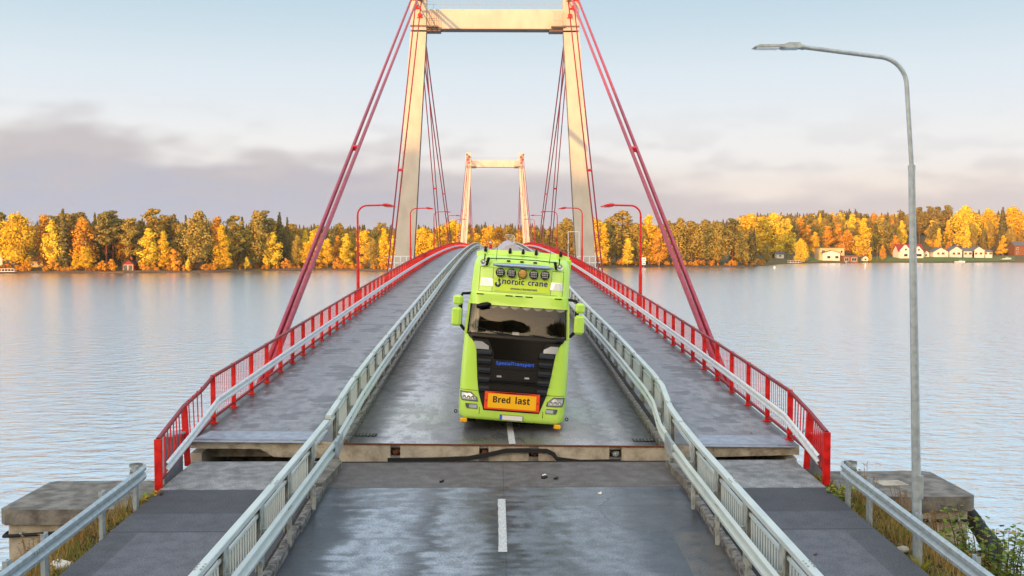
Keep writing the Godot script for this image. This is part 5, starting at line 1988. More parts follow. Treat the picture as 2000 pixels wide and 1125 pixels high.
func tree(kind: String, x: float, d: float, h: float, wide: float, label: String, group := "", variant := -1) -> void:
	var called: String = {"birch": "birch_tree", "broad": "broadleaf_tree", "orange": "aspen_tree", "pine": "pine_tree", "olive": "bushy_pine_tree", "spruce": "spruce_tree", "shrub": "shrub"}[kind]
	var t := thing(called, label, "shrub" if kind == "shrub" else "tree", V(x, ground(x, d) - 0.1, d), group)
	var list: Array = crowns[kind]
	var m: Mesh = list[variant if variant >= 0 else tree_rng.randi() % list.size()]
	var k := h / 20.0
	t.rotation.y = tree_rng.randf() * TAU
	wide *= 1.14
	t.scale = Vector3(k * wide, k, k * wide)
	part("trunk", trunks[kind], null, t, false)
	part("crown", m, null, t, false)

# trees that the photograph lets one pick out: column, top row, distance beyond the shore, kind, width factor, label
func make_trees() -> void:
	tree_rng.seed = 31
	var L := [
		[42, 411, 6, "broad", 0.95, "big golden broadleaf tree, widest yellow crown at the far left"],
		[8, 413, 26, "pine", 1.1, "dark pine top behind the big golden tree, at the left edge"],
		[-25, 420, 12, "birch", 1.3, "golden birch cut by the left edge of the photo"],
		[96, 412, 14, "orange", 1.0, "pale orange tree between the big golden tree and the dark spruce"],
		[109, 425, 6, "birch", 1.0, "golden birch directly left of the dark spruce, down to the water"],
		[130, 404, 7, "spruce", 1.25, "tall dark spruce between two golden birches on the left shore"],
		[147, 416, 16, "pine", 1.0, "olive pine right behind the dark spruce"],
		[170, 417, 9, "orange", 1.05, "tall orange gold birch right of the dark spruce"],
		[172, 478, 3, "birch", 1.5, "small bright yellow tree in front of the tall orange gold birch"],
		[154, 487, 3, "birch", 1.2, "little golden sapling at the water right of the dark spruce"],
		[192, 412, 24, "spruce", 1.0, "thin dark spruce top between orange birch and brown pines"],
		[213, 413, 9, "pine", 1.0, "brown pine with bare lower stem left of the red boathouse"],
		[226, 411, 14, "pine", 1.05, "full brown pine whose stem stands left of the boathouse roof"],
		[243, 420, 18, "orange", 0.9, "dull brown tree just behind the red boathouse, left of its ridge"],
		[260, 422, 9, "pine", 1.0, "brown pine straight above the red boathouse"],
		[283, 424, 20, "spruce", 1.0, "dark spruce between boathouse pines and the yellow pair"],
		[306, 403, 18, "pine", 0.95, "tallest pine with round dark top rising above the yellow pair"],
		[297, 441, 7, "birch", 1.45, "left and larger of the pair of bright yellow birches"],
		[323, 447, 7, "birch", 1.15, "right, slimmer one of the pair of bright yellow birches"],
		[343, 484, 4, "shrub", 0.8, "spreading yellow bush right of the pair of yellow birches"],
		[371, 505, 3, "shrub", 0.7, "low yellow green bush by the water under the big pine"],
		[335, 425, 24, "spruce", 1.1, "dark green spruce behind the pair of yellow birches"],
		[357, 430, 15, "olive", 0.9, "olive pine at the left flank of the big pine"],
		[390, 406, 8, "olive", 1.0, "biggest olive pine on the left shore, with broad rounded crown"],
		[412, 430, 20, "spruce", 1.0, "dark spruce at the right flank of the biggest pine"],
		[436, 435, 7, "birch", 1.15, "lone golden birch between the biggest pine and the brown spruces"],
		[444, 480, 4, "birch", 1.6, "short golden tree at the foot of the lone golden birch"],
		[462, 417, 12, "pine", 0.95, "brown pine right of the lone golden birch"],
		[476, 420, 18, "spruce", 1.0, "slim spruce behind the small yellow bush on the left shore"],
		[483, 500, 3, "shrub", 0.6, "small yellow bush at the waterline below the slim spruce"],
		[505, 405, 10, "olive", 0.9, "tall olive pine left of the gold birch by the back stay"],
		[521, 411, 18, "pine", 1.0, "pine crown between the tall olive pine and a spruce, by the back stay"],
		[534, 450, 5, "birch", 1.25, "gold birch at the water between pines, left of the back stay"],
		[520, 500, 3, "shrub", 0.9, "golden bush at the foot of the gold birch by the back stay"],
		[548, 412, 16, "spruce", 1.1, "dark spruce just left of the back stay"],
		[563, 421, 20, "spruce", 0.9, "pointed spruce behind the left back stay's foot"],
		[583, 455, 6, "olive", 0.85, "short olive pine standing alone left of the back stay"],
		[613, 447, 7, "birch", 1.4, "yellow birch behind the left back stay"],
		[600, 470, 5, "birch", 1.2, "smaller yellow birch left of the one behind the back stay"],
		[640, 462, 6, "birch", 1.0, "yellow birch immediately right of the left back stay"],
		[661, 455, 16, "orange", 1.0, "orange tree between the back stay and the first red lamp"],
		[677, 452, 8, "birch", 1.1, "golden birch left of the first red lamp's post"],
		[690, 460, 14, "olive", 0.9, "olive tree behind the first red lamp's post"],
		[713, 445, 8, "birch", 1.2, "brightest yellow birch, right of the first red lamp's post"],
		[730, 462, 8, "olive", 0.8, "olive pine between the brightest birch and the thin stay"],
		[752, 447, 9, "birch", 1.3, "yellow birch behind the thin stay and lamp head on the left"],
		[768, 455, 12, "birch", 1.0, "golden birch hidden partly by the nearer pylon's left leg"],
	]
	for q in L:
		var d: float = 400.0
		for i in 6:
			d = shore_d(ax(q[0], d)) + q[2]
		var x := ax(q[0], d)
		tree(q[3], x, d, hy(q[1], d) - ground(x, d), q[4], q[5])
	# behind the bridge and on the right: column, top row, distance, kind, width, label
	var R := [
		[826, 440, 395, "broad", 0.8, "yellow broadleaf tree between the nearer pylon's left leg and the second stays"],
		[846, 452, 388, "birch", 1.5, "yellow birch behind the red lamps left of the far pylon"],
		[862, 437, 402, "birch", 1.3, "yellow birch between the pairs of stays left of the far pylon"],
		[882, 424, 410, "birch", 1.2, "tall golden birch just left of the far pylon's left leg"],
		[897, 432, 400, "birch", 1.3, "golden birch touching the far pylon's left leg"],
		[931, 452, 420, "birch", 1.4, "short golden birch inside the far pylon, at its left leg"],
		[955, 437, 470, "birch", 1.3, "yellow birch left of middle inside the far pylon"],
		[975, 438, 480, "orange", 1.2, "orange tree in the middle of the far pylon's opening"],
		[993, 436, 500, "olive", 1.0, "olive pine right of middle inside the far pylon"],
		[1012, 452, 440, "birch", 1.3, "yellow birch at the far pylon's right leg, behind the pale lamps"],
		[1042, 440, 480, "olive", 1.0, "olive pine right of the far pylon, behind the red lamps"],
		[1106, 421, 480, "olive", 1.15, "olive brown pine left of the nearer pylon's right leg"],
		[1092, 438, 476, "olive", 0.9, "smaller olive pine left of the one at the nearer pylon's right leg"],
		[1161, 420, 476, "birch", 1.4, "bright yellow birch squeezed right behind the nearer pylon's right leg"],
		[1180, 432, 474, "birch", 1.0, "narrow yellow birch behind the right hand thin stay"],
		[1192, 420, 486, "olive", 1.0, "olive pine right of the right hand thin stay"],
		[1216, 407, 490, "pine", 1.25, "tallest broad pine above the first red lamp head on the right"],
		[1226, 460, 476, "birch", 1.6, "short yellow tree left of the right hand red lamp's post"],
		[1244, 432, 486, "olive", 1.0, "olive pine behind the right hand red lamp's post"],
		[1268, 415, 488, "birch", 1.3, "tall yellow birch between the red lamp and the right back stay"],
		[1288, 440, 478, "orange", 1.2, "amber tree touching the left side of the right back stay"],
		[1302, 425, 486, "olive", 1.0, "olive pine behind the right back stay"],
		[1330, 420, 484, "olive", 1.15, "olive pine just right of the right back stay"],
		[1352, 428, 482, "pine", 1.1, "pine with visible stem, second right of the right back stay"],
		[1378, 424, 480, "olive", 1.2, "broad olive pine in the middle of the right shore clump"],
		[1404, 428, 480, "olive", 1.1, "olive pine right of the broad one in the right shore clump"],
		[1432, 426, 482, "pine", 1.25, "dark topped pine near the right end of the clump"],
		[1452, 444, 478, "olive", 1.0, "short olive pine at the clump's outer end"],
		[1468, 440, 486, "spruce", 1.5, "dark green spruce closing the clump at the bay"],
		[1462, 412, 560, "birch", 1.6, "golden birch rising behind the clump's right end"],
		[1488, 418, 590, "birch", 1.6, "golden birch left of the big round golden one over the bay"],
		[1512, 410, 590, "broad", 0.95, "big round golden crown over the small bay"],
		[1538, 420, 600, "birch", 1.5, "golden birch right of the big round crown over the bay"],
		[1500, 470, 520, "olive", 1.0, "dark olive tree over the water of the small bay"],
		[1566, 463, 552, "broad", 0.95, "round yellow tree left of the large beige house"],
		[1579, 434, 640, "orange", 1.3, "orange tree behind the round yellow one"],
		[1594, 450, 610, "birch", 1.4, "golden birch behind the roof of the large beige house"],
		[1618, 436, 625, "orange", 1.3, "amber aspen directly above the large beige house"],
		[1640, 432, 640, "orange", 1.3, "orange aspen right of the one above the beige house"],
		[1657, 445, 620, "orange", 1.3, "brown orange tree left of the tall bright birch"],
		[1668, 414, 670, "birch", 1.4, "gold birch up the slope left of the tall bright one"],
		[1690, 422, 585, "birch", 1.35, "tall bright yellow birch between boathouse and red roofed house"],
		[1718, 420, 625, "olive", 1.2, "olive pine right of the tall bright birch"],
		[1703, 490, 574, "birch", 1.2, "low yellow tree at the foot of the tall bright birch"],
		[1728, 478, 578, "orange", 1.0, "small amber tree by the pole left of the red roofed house"],
		[1747, 436, 640, "spruce", 1.6, "dark green round tree above the red roofed house"],
		[1752, 456, 605, "orange", 1.4, "amber tree behind the left gable of the red roofed house"],
		[1800, 404, 720, "pine", 1.0, "first tall pine right of the lamp post, up the slope"],
		[1818, 402, 725, "pine", 1.0, "second tall pine right of the lamp post, up the slope"],
		[1836, 403, 720, "pine", 1.0, "third tall pine right of the lamp post, up the slope"],
		[1853, 400, 728, "pine", 1.0, "fourth tall pine right of the lamp post, left of the big gold tree"],
		[1890, 396, 690, "broad", 1.0, "big golden tree above the row of white cottages"],
		[1858, 470, 650, "orange", 1.2, "small orange sapling on the slope behind the cottages"],
		[1921, 432, 690, "spruce", 1.3, "brown spruce right of the big gold tree"],
		[1934, 404, 720, "broad", 0.9, "wide golden tree between the big gold tree and the pointed spruce"],
		[1964, 402, 670, "spruce", 1.2, "pointed dark spruce near the right edge"],
		[1985, 399, 700, "broad", 1.0, "golden tree right of the pointed dark spruce"],
		[1966, 457, 645, "birch", 1.4, "small golden birch at the foot of the pointed spruce"],
		[1983, 448, 660, "olive", 0.9, "olive tree beside the brown house at the right edge"],
		[2030, 400, 680, "broad", 1.0, "golden tree cut by the right edge of the photo"],
	]
	for q in R:
		var d: float = q[2]
		var x := ax(q[0], d)
		tree(q[3], x, d, hy(q[1], d) - ground(x, d), q[4], q[5])
	# the woods behind them: individuals that only their place in the wood tells apart
	var rng := RandomNumberGenerator.new()
	rng.seed = 77
	var zones := [
		[-60.0, 440.0, 24.0, 60.0, 70, ["pine", "spruce", "pine", "spruce", "orange"], 17.0, 22.0, "brown pine or spruce in the shaded wood behind the front trees of the left shore", "wood behind the left shore's front trees"],
		[440.0, 800.0, 24.0, 110.0, 60, ["spruce", "pine", "birch", "olive", "spruce"], 14.0, 19.0, "tree in the wood behind the left back stay and the first red lamp", "wood behind the left back stay"],
		[1170.0, 1480.0, 20.0, 90.0, 40, ["pine", "spruce", "olive", "birch"], 16.0, 20.0, "tree in the wood behind the right shore's olive pines", "wood behind the right shore's olive pines"],
		[1480.0, 2050.0, 70.0, 170.0, 80, ["pine", "pine", "spruce", "orange", "birch", "olive"], 17.0, 22.0, "tree on the wooded slope above the houses on the right", "wooded slope above the houses"],
	]
	var said := {}
	for z in zones:
		for i in z[4]:
			var px := rng.randf_range(z[0], z[1])
			var d := 480.0
			for k in 5:
				d = shore_d(ax(px, d)) + lerpf(z[2], z[3], float(i) / z[4])
			var kind: String = z[5][rng.randi() % z[5].size()]
			var h := rng.randf_range(z[6], z[7])
			var best = null
			for q in L + R:
				if best == null or absf(q[0] - px) < absf(best[0] - px):
					best = q
			var word: String = {"pine": "brown pine", "spruce": "dark spruce", "birch": "golden birch", "orange": "orange aspen", "olive": "olive pine"}[kind]
			var rest := PackedStringArray(str(best[5]).split(" "))
			var label := word + " behind the " + " ".join(rest.slice(0, 12)).rstrip(",")
			if said.has(label):
				continue
			said[label] = true
			tree(kind, ax(px, d), d, h, rng.randf_range(0.85, 1.15), label, z[9])
	# undergrowth along the waterline
	var sh := [[60, "low orange bush by the white dock on the left"], [112, "orange bush at the foot of the dark spruce"], [205, "reddish bush left of the floating dock"], [222, "amber bush between dock and red boathouse"], [283, "reddish bush right of the red boathouse"], [420, "low amber bush right of the biggest pine"], [560, "low brown bush by the water left of the back stay"], [660, "low brown bush by the water under the orange tree"], [1215, "low golden reeds and bush on the spit right of the bridge"], [1180, "amber bush at the start of the spit on the right"], [1900, "red brown bush on the slope behind the cottages"], [1930, "red brown bush behind the right hand cottages"], [1958, "amber bush behind the last cottage"], [1985, "red brown bush below the brown house"]]
	for q in sh:
		var d: float = 480.0
		for k in 5:
			d = shore_d(ax(q[0], d)) + (3.0 if q[0] < 1800 else 75.0)
		var x := ax(q[0], d)
		tree("shrub", x, d, rng.randf_range(3.0, 5.0), 1.0, q[1], "", 1)
	var um := MultiMesh.new()
	um.transform_format = MultiMesh.TRANSFORM_3D
	um.mesh = crowns["shrub"][1]
	um.instance_count = 420
	for i in 420:
		var px := rng.randf_range(-60.0, 1500.0)
		if px > 790.0 and px < 1165.0:
			px = rng.randf_range(-60.0, 790.0)
		if (px > 228.0 and px < 276.0) or (px > 58.0 and px < 92.0):
			px += 60.0
		var d := 480.0
		var off := rng.randf_range(2.0, 16.0)
		for k in 4:
			d = shore_d(ax(px, d)) + off
		var x := ax(px, d)
		var s := rng.randf_range(0.05, 0.14)
		um.set_instance_transform(i, Transform3D(Basis(Vector3.UP, rng.randf() * TAU).scaled(Vector3(s * 1.4, s, s * 1.4)), V(x, ground(x, d) - 0.2, d)))
	var ug := MultiMeshInstance3D.new()
	ug.name = "undergrowth"
	ug.multimesh = um
	add_child(ug, true)
	ug.set_meta("kind", "stuff")
	tag(ug, "russet undergrowth along the foot of the shore trees", "undergrowth")
	# the far wood that reads as one mass
	var mm := {}
	for k in ["pine", "spruce", "birch", "orange", "olive"]:
		mm[k] = []
	for i in 5200:
		var px := rng.randf_range(-350.0, 2350.0)
		var d := 600.0
		var f := pow(rng.randf(), 0.8)
		for k in 4:
			var lo := 60.0
			if px > 1470.0: lo = 165.0
			elif px > 900.0 and px < 1090.0: lo = 110.0
			elif px > 800.0: lo = 85.0
			d = shore_d(ax(px, d)) + lo + 420.0 * f
		var x := ax(px, d)
		var kind: String = ["pine", "spruce", "spruce", "spruce", "pine", "birch", "orange", "olive"][rng.randi() % 8]
		var h := (rng.randf_range(10.0, 15.0) if px < 1470.0 else rng.randf_range(14.0, 19.0)) + (2.5 if kind == "spruce" else 0.0) - 2.0 * float(px > 440 and px < 1100)
		var s := h / 20.0
		var b := Basis(Vector3.UP, rng.randf() * TAU).scaled(Vector3(s * 1.25, s, s * 1.25))
		mm[kind].append(Transform3D(b, V(x, ground(x, d) - 0.3, d)))
	# and the wood on the near bank, behind the camera, that keeps the low sun off the road
	for i in 900:
		var x := rng.randf_range(-230.0, 160.0)
		var d := rng.randf_range(-150.0, -46.0)
		if absf(x) < 8.0:
			continue
		var kind: String = ["pine", "spruce", "spruce", "birch", "olive"][rng.randi() % 5]
		var s := rng.randf_range(16.0, 22.0) / 20.0
		if absf(x) < 38.0:
			s *= lerpf(0.75, 1.35, rng.randf() * rng.randf())
		var b := Basis(Vector3.UP, rng.randf() * TAU).scaled(Vector3(s * 1.2, s, s * 1.2))
		mm[kind].append(Transform3D(b, V(x, near_height(x, d) - 0.3, d)))
	for k in mm:
		var m := MultiMesh.new()
		m.transform_format = MultiMesh.TRANSFORM_3D
		m.mesh = crowns[k][0]
		m.instance_count = mm[k].size()
		for i in mm[k].size():
			m.set_instance_transform(i, mm[k][i])
		var o := MultiMeshInstance3D.new()
		o.name = {"pine": "pine_wood", "spruce": "spruce_wood", "birch": "birch_wood", "orange": "aspen_wood", "olive": "mixed_wood"}[k]
		o.multimesh = m
		add_child(o, true)
		o.set_meta("kind", "stuff")
		tag(o, {"pine": "distant brown pine wood along the skyline", "spruce": "distant dark spruce wood along the skyline", "birch": "yellow birches scattered through the distant wood", "orange": "orange aspens scattered through the distant wood", "olive": "olive trees scattered through the distant wood"}[k], "wood")

# ------------------------------------------------------------------ houses, docks, boats
# a gabled house; front faces the water (+z). gable true: gable end to the front
func house(called: String, label: String, px: float, d: float, w: float, hwall: float, dep: float, rise: float, gable: bool, wall: String, roof: String, wins: Array, turn := 0.0, base_row := 0.0, group := "") -> Node3D:
	var x := ax(px, d)
	var y := ground(x, d) - 0.1
	if base_row > 0.0:
		y = hy(base_row, d)
	var t := thing(called, label, "house" if called != "boathouse" else "boathouse", V(x, y, d), group)
	t.rotation.y = turn
	var mb := MB.new()
	mb.box(Vector3(0, hwall / 2 - 1.0, -dep / 2), Vector3(w, hwall + 2.0, dep))
	if rise > 0.05:
		if gable:
			for z in [0.0, -dep]:
				mb.prism([Vector2(-w / 2, hwall), Vector2(w / 2, hwall), Vector2(0, hwall + rise)], 0.1, Transform3D(Basis(), Vector3(0, 0, z - 0.05 if z == 0.0 else z + 0.05)))
		else:
			for sx in [-1, 1]:
				mb.prism([Vector2(0, hwall), Vector2(-dep, hwall), Vector2(-dep / 2, hwall + rise)], 0.1, Transform3D(Basis(Vector3.BACK, Vector3.UP, Vector3.LEFT), Vector3(sx * (w / 2 - 0.05), 0, 0)))
	part("wall", mb, M[wall], t, false)
	var rf := MB.new()
	var o := 0.45
	if rise <= 0.05:
		rf.rbox(Vector3(0, hwall + 0.12, -dep / 2), Vector3(w + 2 * o, 0.28, dep + 2 * o), 0.05)
	elif gable:
		for sx in [-1, 1]:
			var p := Vector3(0, hwall + rise + 0.08, -dep / 2)
			var e := Vector3(sx * (w / 2 + o), hwall + 0.08 - rise * o / (w / 2), -dep / 2)
			rf.bar(p, e, dep + 2 * o, 0.18)
	else:
		for sz in [0.0, -1.0]:
			var p := Vector3(0, hwall + rise + 0.08, -dep / 2)
			var e := Vector3(0, hwall + 0.08 - rise * o / (dep / 2), (o if sz == 0.0 else -dep - o))
			rf.bar(p, e, w + 2 * o, 0.18)
	var rp := part("roof", rf, M[roof], t, false)
	if rise > 0.8:
		var ch := MB.new()
		ch.rbox(Vector3(w * 0.12, hwall + rise + 0.35, -dep / 2 - 0.3), Vector3(0.7, 1.3, 0.7), 0.04)
		part("chimney", ch, M.house_brown, rp, false)
	for q in wins:
		var door: bool = q[3] > 1.9
		var fr := MB.new()
		fr.box(Vector3(q[0], q[1], 0.03), Vector3(q[2] + 0.24, q[3] + 0.24, 0.1))
		var f := part("door" if door else "window", fr, M.house_white if wall != "house_white" else M.house_cream, t, false)
		var pn := MB.new()
		pn.box(Vector3(q[0], q[1], 0.09), Vector3(q[2], q[3], 0.03))
		part("pane", pn, M.pane, f, false)
		if q[2] > 1.0 and not door:
			var mu := MB.new()
			mu.box(Vector3(q[0], q[1], 0.11), Vector3(0.08, q[3], 0.03))
			part("mullion", mu, M.house_white, f, false)
	return t

func boat(label: String, px: float, d: float, row: float, L: float, turn: float) -> void:
	var x := ax(px, d)
	var t := thing("boat", label, "boat", V(x, hy(row, d), d))
	t.rotation.y = turn
	var rows := []
	for i in 11:
		var f := i / 10.0
		var w := 0.85 * pow(sin(PI * lerpf(0.30, 1.0, f)), 0.75) if f < 1.0 else 0.02
		var row2 := []
		for k in 7:
			var a := PI * k / 6.0
			row2.append(Vector3(lerpf(-L / 2, L / 2, f), 0.55 + 0.35 * f * f - sin(a) * (0.75 + 0.2 * f), cos(a) * w))
		rows.append(row2)
	var mb := MB.new()
	mb.grid(rows, Vector3.DOWN)
	part("hull", mb, M.boat_white, t, false)
	var dk := MB.new()
	for i in 10:
		dk.face([rows[i][0] - Vector3(0, 0.12, 0), rows[i][6] - Vector3(0, 0.12, 0), rows[i + 1][6] - Vector3(0, 0.12, 0), rows[i + 1][0] - Vector3(0, 0.12, 0)], Vector3.UP)
	part("deck", dk, M.wood, t, false)
	var cb := MB.new()
	cb.rbox(Vector3(L * 0.08, 0.95, 0), Vector3(L * 0.28, 0.7, 1.1), 0.12)
	part("cabin", cb, M.boat_white, t, false)
	var wd := MB.new()
	wd.box(Vector3(L * 0.08, 1.08, 0), Vector3(L * 0.285, 0.28, 1.12))
	part("cabin_window", wd, M.pane, t, false)
	var en := MB.new()
	en.rbox(Vector3(-L / 2 - 0.15, 0.6, 0), Vector3(0.3, 0.8, 0.35), 0.06)
	part("outboard", en, M.black, t, false)

func dock(label: String, px0: float, px1: float, d: float, top: float, wide: float, rail: bool) -> void:
	var x0 := ax(px0, d)
	var x1 := ax(px1, d)
	var t := thing("dock", label, "dock", V((x0 + x1) / 2, 0, d))
	var n := int((x1 - x0) / 0.6)
	for i in n:
		var mb := MB.new()
		mb.box(V(lerpf(x0, x1, (i + 0.5) / n), top, d), Vector3((x1 - x0) / n - 0.03, 0.12, wide))
		part("plank", mb, M.wood if not rail else M.boat_white, t)
	for i in 4:
		var p := MB.new()
		var x := lerpf(x0 + 0.3, x1 - 0.3, i / 3.0)
		p.tube([V(x, -1.5, d - wide / 2), V(x, top - 0.06, d - wide / 2)], 0.14, 8)
		p.tube([V(x, -1.5, d + wide / 2), V(x, top - 0.06, d + wide / 2)], 0.14, 8)
		part("pile", p, M.bark, t)
	if rail:
		for i in 6:
			var p := MB.new()
			var x := lerpf(x0, x1, i / 5.0)
			p.bar(V(x, top, d - wide / 2), V(x, top + 1.0, d - wide / 2), 0.1, 0.1)
			part("rail_post", p, M.boat_white, t)
		var r := MB.new()
		r.bar(V(x0, top + 1.0, d - wide / 2), V(x1, top + 1.0, d - wide / 2), 0.1, 0.1)
		part("hand_rail", r, M.boat_white, t)

func make_shore_things() -> void:
	# left
	house("boathouse", "small red boathouse with white doors at the left waterline", 254, 397, 4.4, 2.4, 5.0, 1.7, true, "house_red", "roof_brown", [[-0.95, 1.1, 1.5, 2.0], [0.95, 1.1, 1.5, 2.0]])
	house("house", "white house with red roof cut by the left edge of the photo", -4, 414, 6.5, 4.2, 7.0, 2.4, true, "house_white", "roof_red", [[1.6, 1.2, 1.1, 1.2], [1.6, 3.2, 1.1, 1.2]])
	house("house", "cream cottage under the big golden tree on the left", 77, 412, 5.2, 2.6, 5.0, 1.2, false, "house_cream", "roof_brown", [[-1.2, 1.3, 1.0, 1.0], [1.2, 1.3, 1.0, 1.0]])
	house("house", "pale house half hidden behind the yellow pair of birches", 284, 424, 5.6, 5.2, 6.0, 1.8, true, "house_white", "roof_grey", [[-1.2, 3.6, 0.9, 1.2], [1.2, 3.6, 0.9, 1.2], [-1.2, 1.2, 0.9, 1.2]])
	dock("white dock with a handrail at the far left waterline", 7, 37, 388.0, 0.7, 2.2, true)
	dock("low floating wooden dock in front of the red boathouse", 200, 247, 389.0, 0.35, 2.0, false)
	house("house", "small cream house showing left of the far pylon, above the deck", 852, 380, 3.6, 3.2, 4.0, 1.0, false, "house_cream", "roof_grey", [[-0.8, 1.9, 0.7, 0.9], [0.8, 1.9, 0.7, 0.9]])
	house("house", "low white house beyond the bridge, left of the nearer pylon's right leg", 1076, 470, 9.0, 3.6, 6.0, 1.6, false, "house_white", "roof_grey", [[-3.0, 2.2, 1.2, 1.0], [0.0, 2.2, 1.2, 1.0], [2.6, 2.2, 1.2, 1.0]])
	# right
	var b := house("house", "large beige two storey house with flat roof on the right shore", 1628, 572, 13.5, 7.0, 9.0, 0.0, true, "house_cream", "roof_grey", [[-4.8, 5.2, 1.5, 1.2], [5.2, 5.0, 1.0, 1.2]])
	var an := MB.new()
	an.box(Vector3(-1.2, 2.0, 1.3), Vector3(9.5, 4.4, 2.6))
	an.prism([Vector2(-5.9, 4.2), Vector2(3.5, 4.2), Vector2(-1.2, 5.6)], 2.6, Transform3D(Basis(), Vector3(0, 0, 1.3)))
	part("annex", an, M.house_white, b, false)
	var ar := MB.new()
	for sx in [-1, 1]:
		ar.bar(Vector3(-1.2, 5.72, 1.4), Vector3(-1.2 + sx * 5.2, 4.2, 1.4), 3.4, 0.16)
	part("annex_roof", ar, M.roof_brown, b, false)
	for x in [-2.6, 1.8]:
		var w := MB.new()
		w.box(Vector3(x, 2.0, 2.63), Vector3(1.7, 1.3, 0.08))
		part("window", w, M.pane, b, false)
	house("boathouse", "brown open boathouse beside the white boat on the right shore", 1665, 566, 8.0, 3.2, 5.0, 0.0, true, "house_brown", "roof_grey", [[-2.2, 1.4, 2.0, 1.6], [1.8, 1.4, 2.4, 1.6]], 0.0, 512.0)
	house("shed", "small white shed right of the brown boathouse", 1694, 574, 3.0, 2.0, 3.0, 1.0, true, "house_white", "roof_grey", [[0.0, 1.1, 1.0, 0.8]])
	var rh := house("house", "white house with red roof right behind the tall lamp post", 1784, 592, 14.0, 4.0, 9.0, 3.8, false, "house_white", "roof_red", [[-5.2, 1.7, 1.3, 1.5], [3.4, 1.7, 3.0, 1.5], [5.9, 1.7, 1.0, 1.5]])
	var ga := MB.new()
	ga.prism([Vector2(-6.6, -1.0), Vector2(-0.6, -1.0), Vector2(-0.6, 4.2), Vector2(-3.6, 7.6), Vector2(-6.6, 4.2)], 2.0, Transform3D(Basis(), Vector3(0, 0, 0.6)))
	ga.prism([Vector2(1.4, -1.0), Vector2(6.6, -1.0), Vector2(6.6, 4.0), Vector2(4.0, 6.8), Vector2(1.4, 4.0)], 1.4, Transform3D(Basis(), Vector3(0, 0, 0.4)))
	part("gable", ga, M.house_white, rh, false)
	for q in [[-3.6, 5.0, 1.0, 1.1, 1.62], [-3.6, 1.8, 2.0, 1.4, 1.62], [4.0, 4.8, 1.4, 0.8, 1.12], [4.0, 1.8, 3.2, 1.4, 1.12]]:
		var w := MB.new()
		w.box(Vector3(q[0], q[1], q[4]), Vector3(q[2], q[3], 0.08))
		part("window", w, M.pane, rh, false)
	house("shed", "small white gabled shed right of the red roofed house", 1814, 604, 3.6, 2.4, 3.5, 1.4, true, "house_white", "roof_red", [[0.0, 1.2, 0.9, 0.9]])
	var rows := [[1843, 8.8, 2.4, 2.4, true, "leftmost white gabled cottage in the row on the lawn"], [1874, 8.2, 2.9, 2.6, true, "second white gabled cottage, with dark porch, in the row on the lawn"], [1897, 7.0, 2.9, 1.6, false, "low white link between the gabled cottages on the lawn"], [1918, 7.6, 2.9, 2.4, true, "third white gabled cottage in the row on the lawn"], [1937, 4.6, 2.4, 1.2, false, "small white end cottage at the right of the row"]]
	for q in rows:
		house("cottage", q[5], q[0], 604, q[1], q[2], 7.0, q[3], q[4], "house_white", "roof_grey", [[-1.5, 1.4, 1.2, 1.1], [1.3, 1.4, 1.4, 1.1]], 0.0, 500.0, "row of white cottages")
	house("house", "brown two storey house cut by the right edge of the photo", 2003, 650, 9.0, 6.2, 8.0, 2.4, false, "house_brown", "roof_grey", [[-2.6, 4.4, 1.2, 1.2], [-2.6, 1.6, 1.2, 1.2]])
	house("shed", "grey shed roof half hidden in the bay's trees", 1526, 580, 4.0, 2.6, 4.0, 1.0, false, "house_white", "roof_grey", [[0.0, 1.5, 0.9, 0.8]])
	boat("white motor boat moored by the brown boathouse", 1655, 556.0, 515.0, 5.5, 1.1)
	boat("white motor boat drawn up on the lawn's edge below the cottages", 1880, 566.0, 513.0, 6.5, 0.1)
	boat("large white boat on land near the right edge", 1973, 580.0, 507.0, 7.5, 0.4)
	dock("jetty with a mast beside the large white boat", 1982, 2010, 572.0, 0.8, 2.0, false)
	dock("low grey jetty left of the round yellow tree", 1540, 1566, 545.0, 0.6, 2.0, true)
	# lawn in front of the houses
	var lw := MB.new()
	var rws := []
	for k in 7:
		var row := []
		for i in 30:
			var px := lerpf(1585.0, 1990.0, i / 29.0)
			var d := 560.0
			for j in 4:
				d = shore_d(ax(px, d)) + 2.0 + k * 6.5
			var x := ax(px, d)
			row.append(V(x, ground(x, d) + 0.12, d))
		rws.append(row)
	lw.grid(rws, Vector3.UP)
	struct("lawn", lw, M.lawn)
	# stony rim of the shore
	for q in [[-60.0, 790.0, "shore_left"], [1165.0, 1480.0, "shore_right"]]:
		var sb := MB.new()
		rws = []
		for k in 4:
			var row := []
			for i in 60:
				var px := lerpf(q[0], q[1], i / 59.0)
				var d := 420.0
				for j in 5:
					d = shore_d(ax(px, d)) + [-0.8, 0.3, 1.4, 2.6][k]
				var x := ax(px, d)
				row.append(V(x, ground(x, d) + [0.1, 0.35, 0.4, 0.1][k] + 0.15 * sin(px * 1.7), d))
			rws.append(row)
		sb.grid(rws, Vector3.UP)
		struct(q[2], sb, M.shore_stone)
	# signs and marks
	var sg := thing("shore_sign", "white and red boating sign on the spit right of the first red lamp", "sign", V(ax(1258, 468.0), 0.5, 468.0))
	for q in [[4.3, "sign_red", 1.8], [2.5, "sign_white", 1.6]]:
		var mb := MB.new()
		mb.rbox(V(ax(1258, 468.0), q[0] - 0.6, 468.0), Vector3(q[2], 1.5, 0.1), 0.04)
		var bp := part("sign_board", mb, M.sign_white, sg)
		var mk := MB.new()
		mk.box(V(ax(1258, 468.0), q[0] - 0.6, 467.93), Vector3(q[2] * 0.7, 0.35, 0.03))
		part("stripe", mk, M.sign_red, bp)
	var ps := MB.new()
	ps.tube([V(ax(1258, 468.0), -0.5, 468.1), V(ax(1258, 468.0), 4.4, 468.1)], 0.06, 6)
	part("post", ps, M.galvanised, sg)
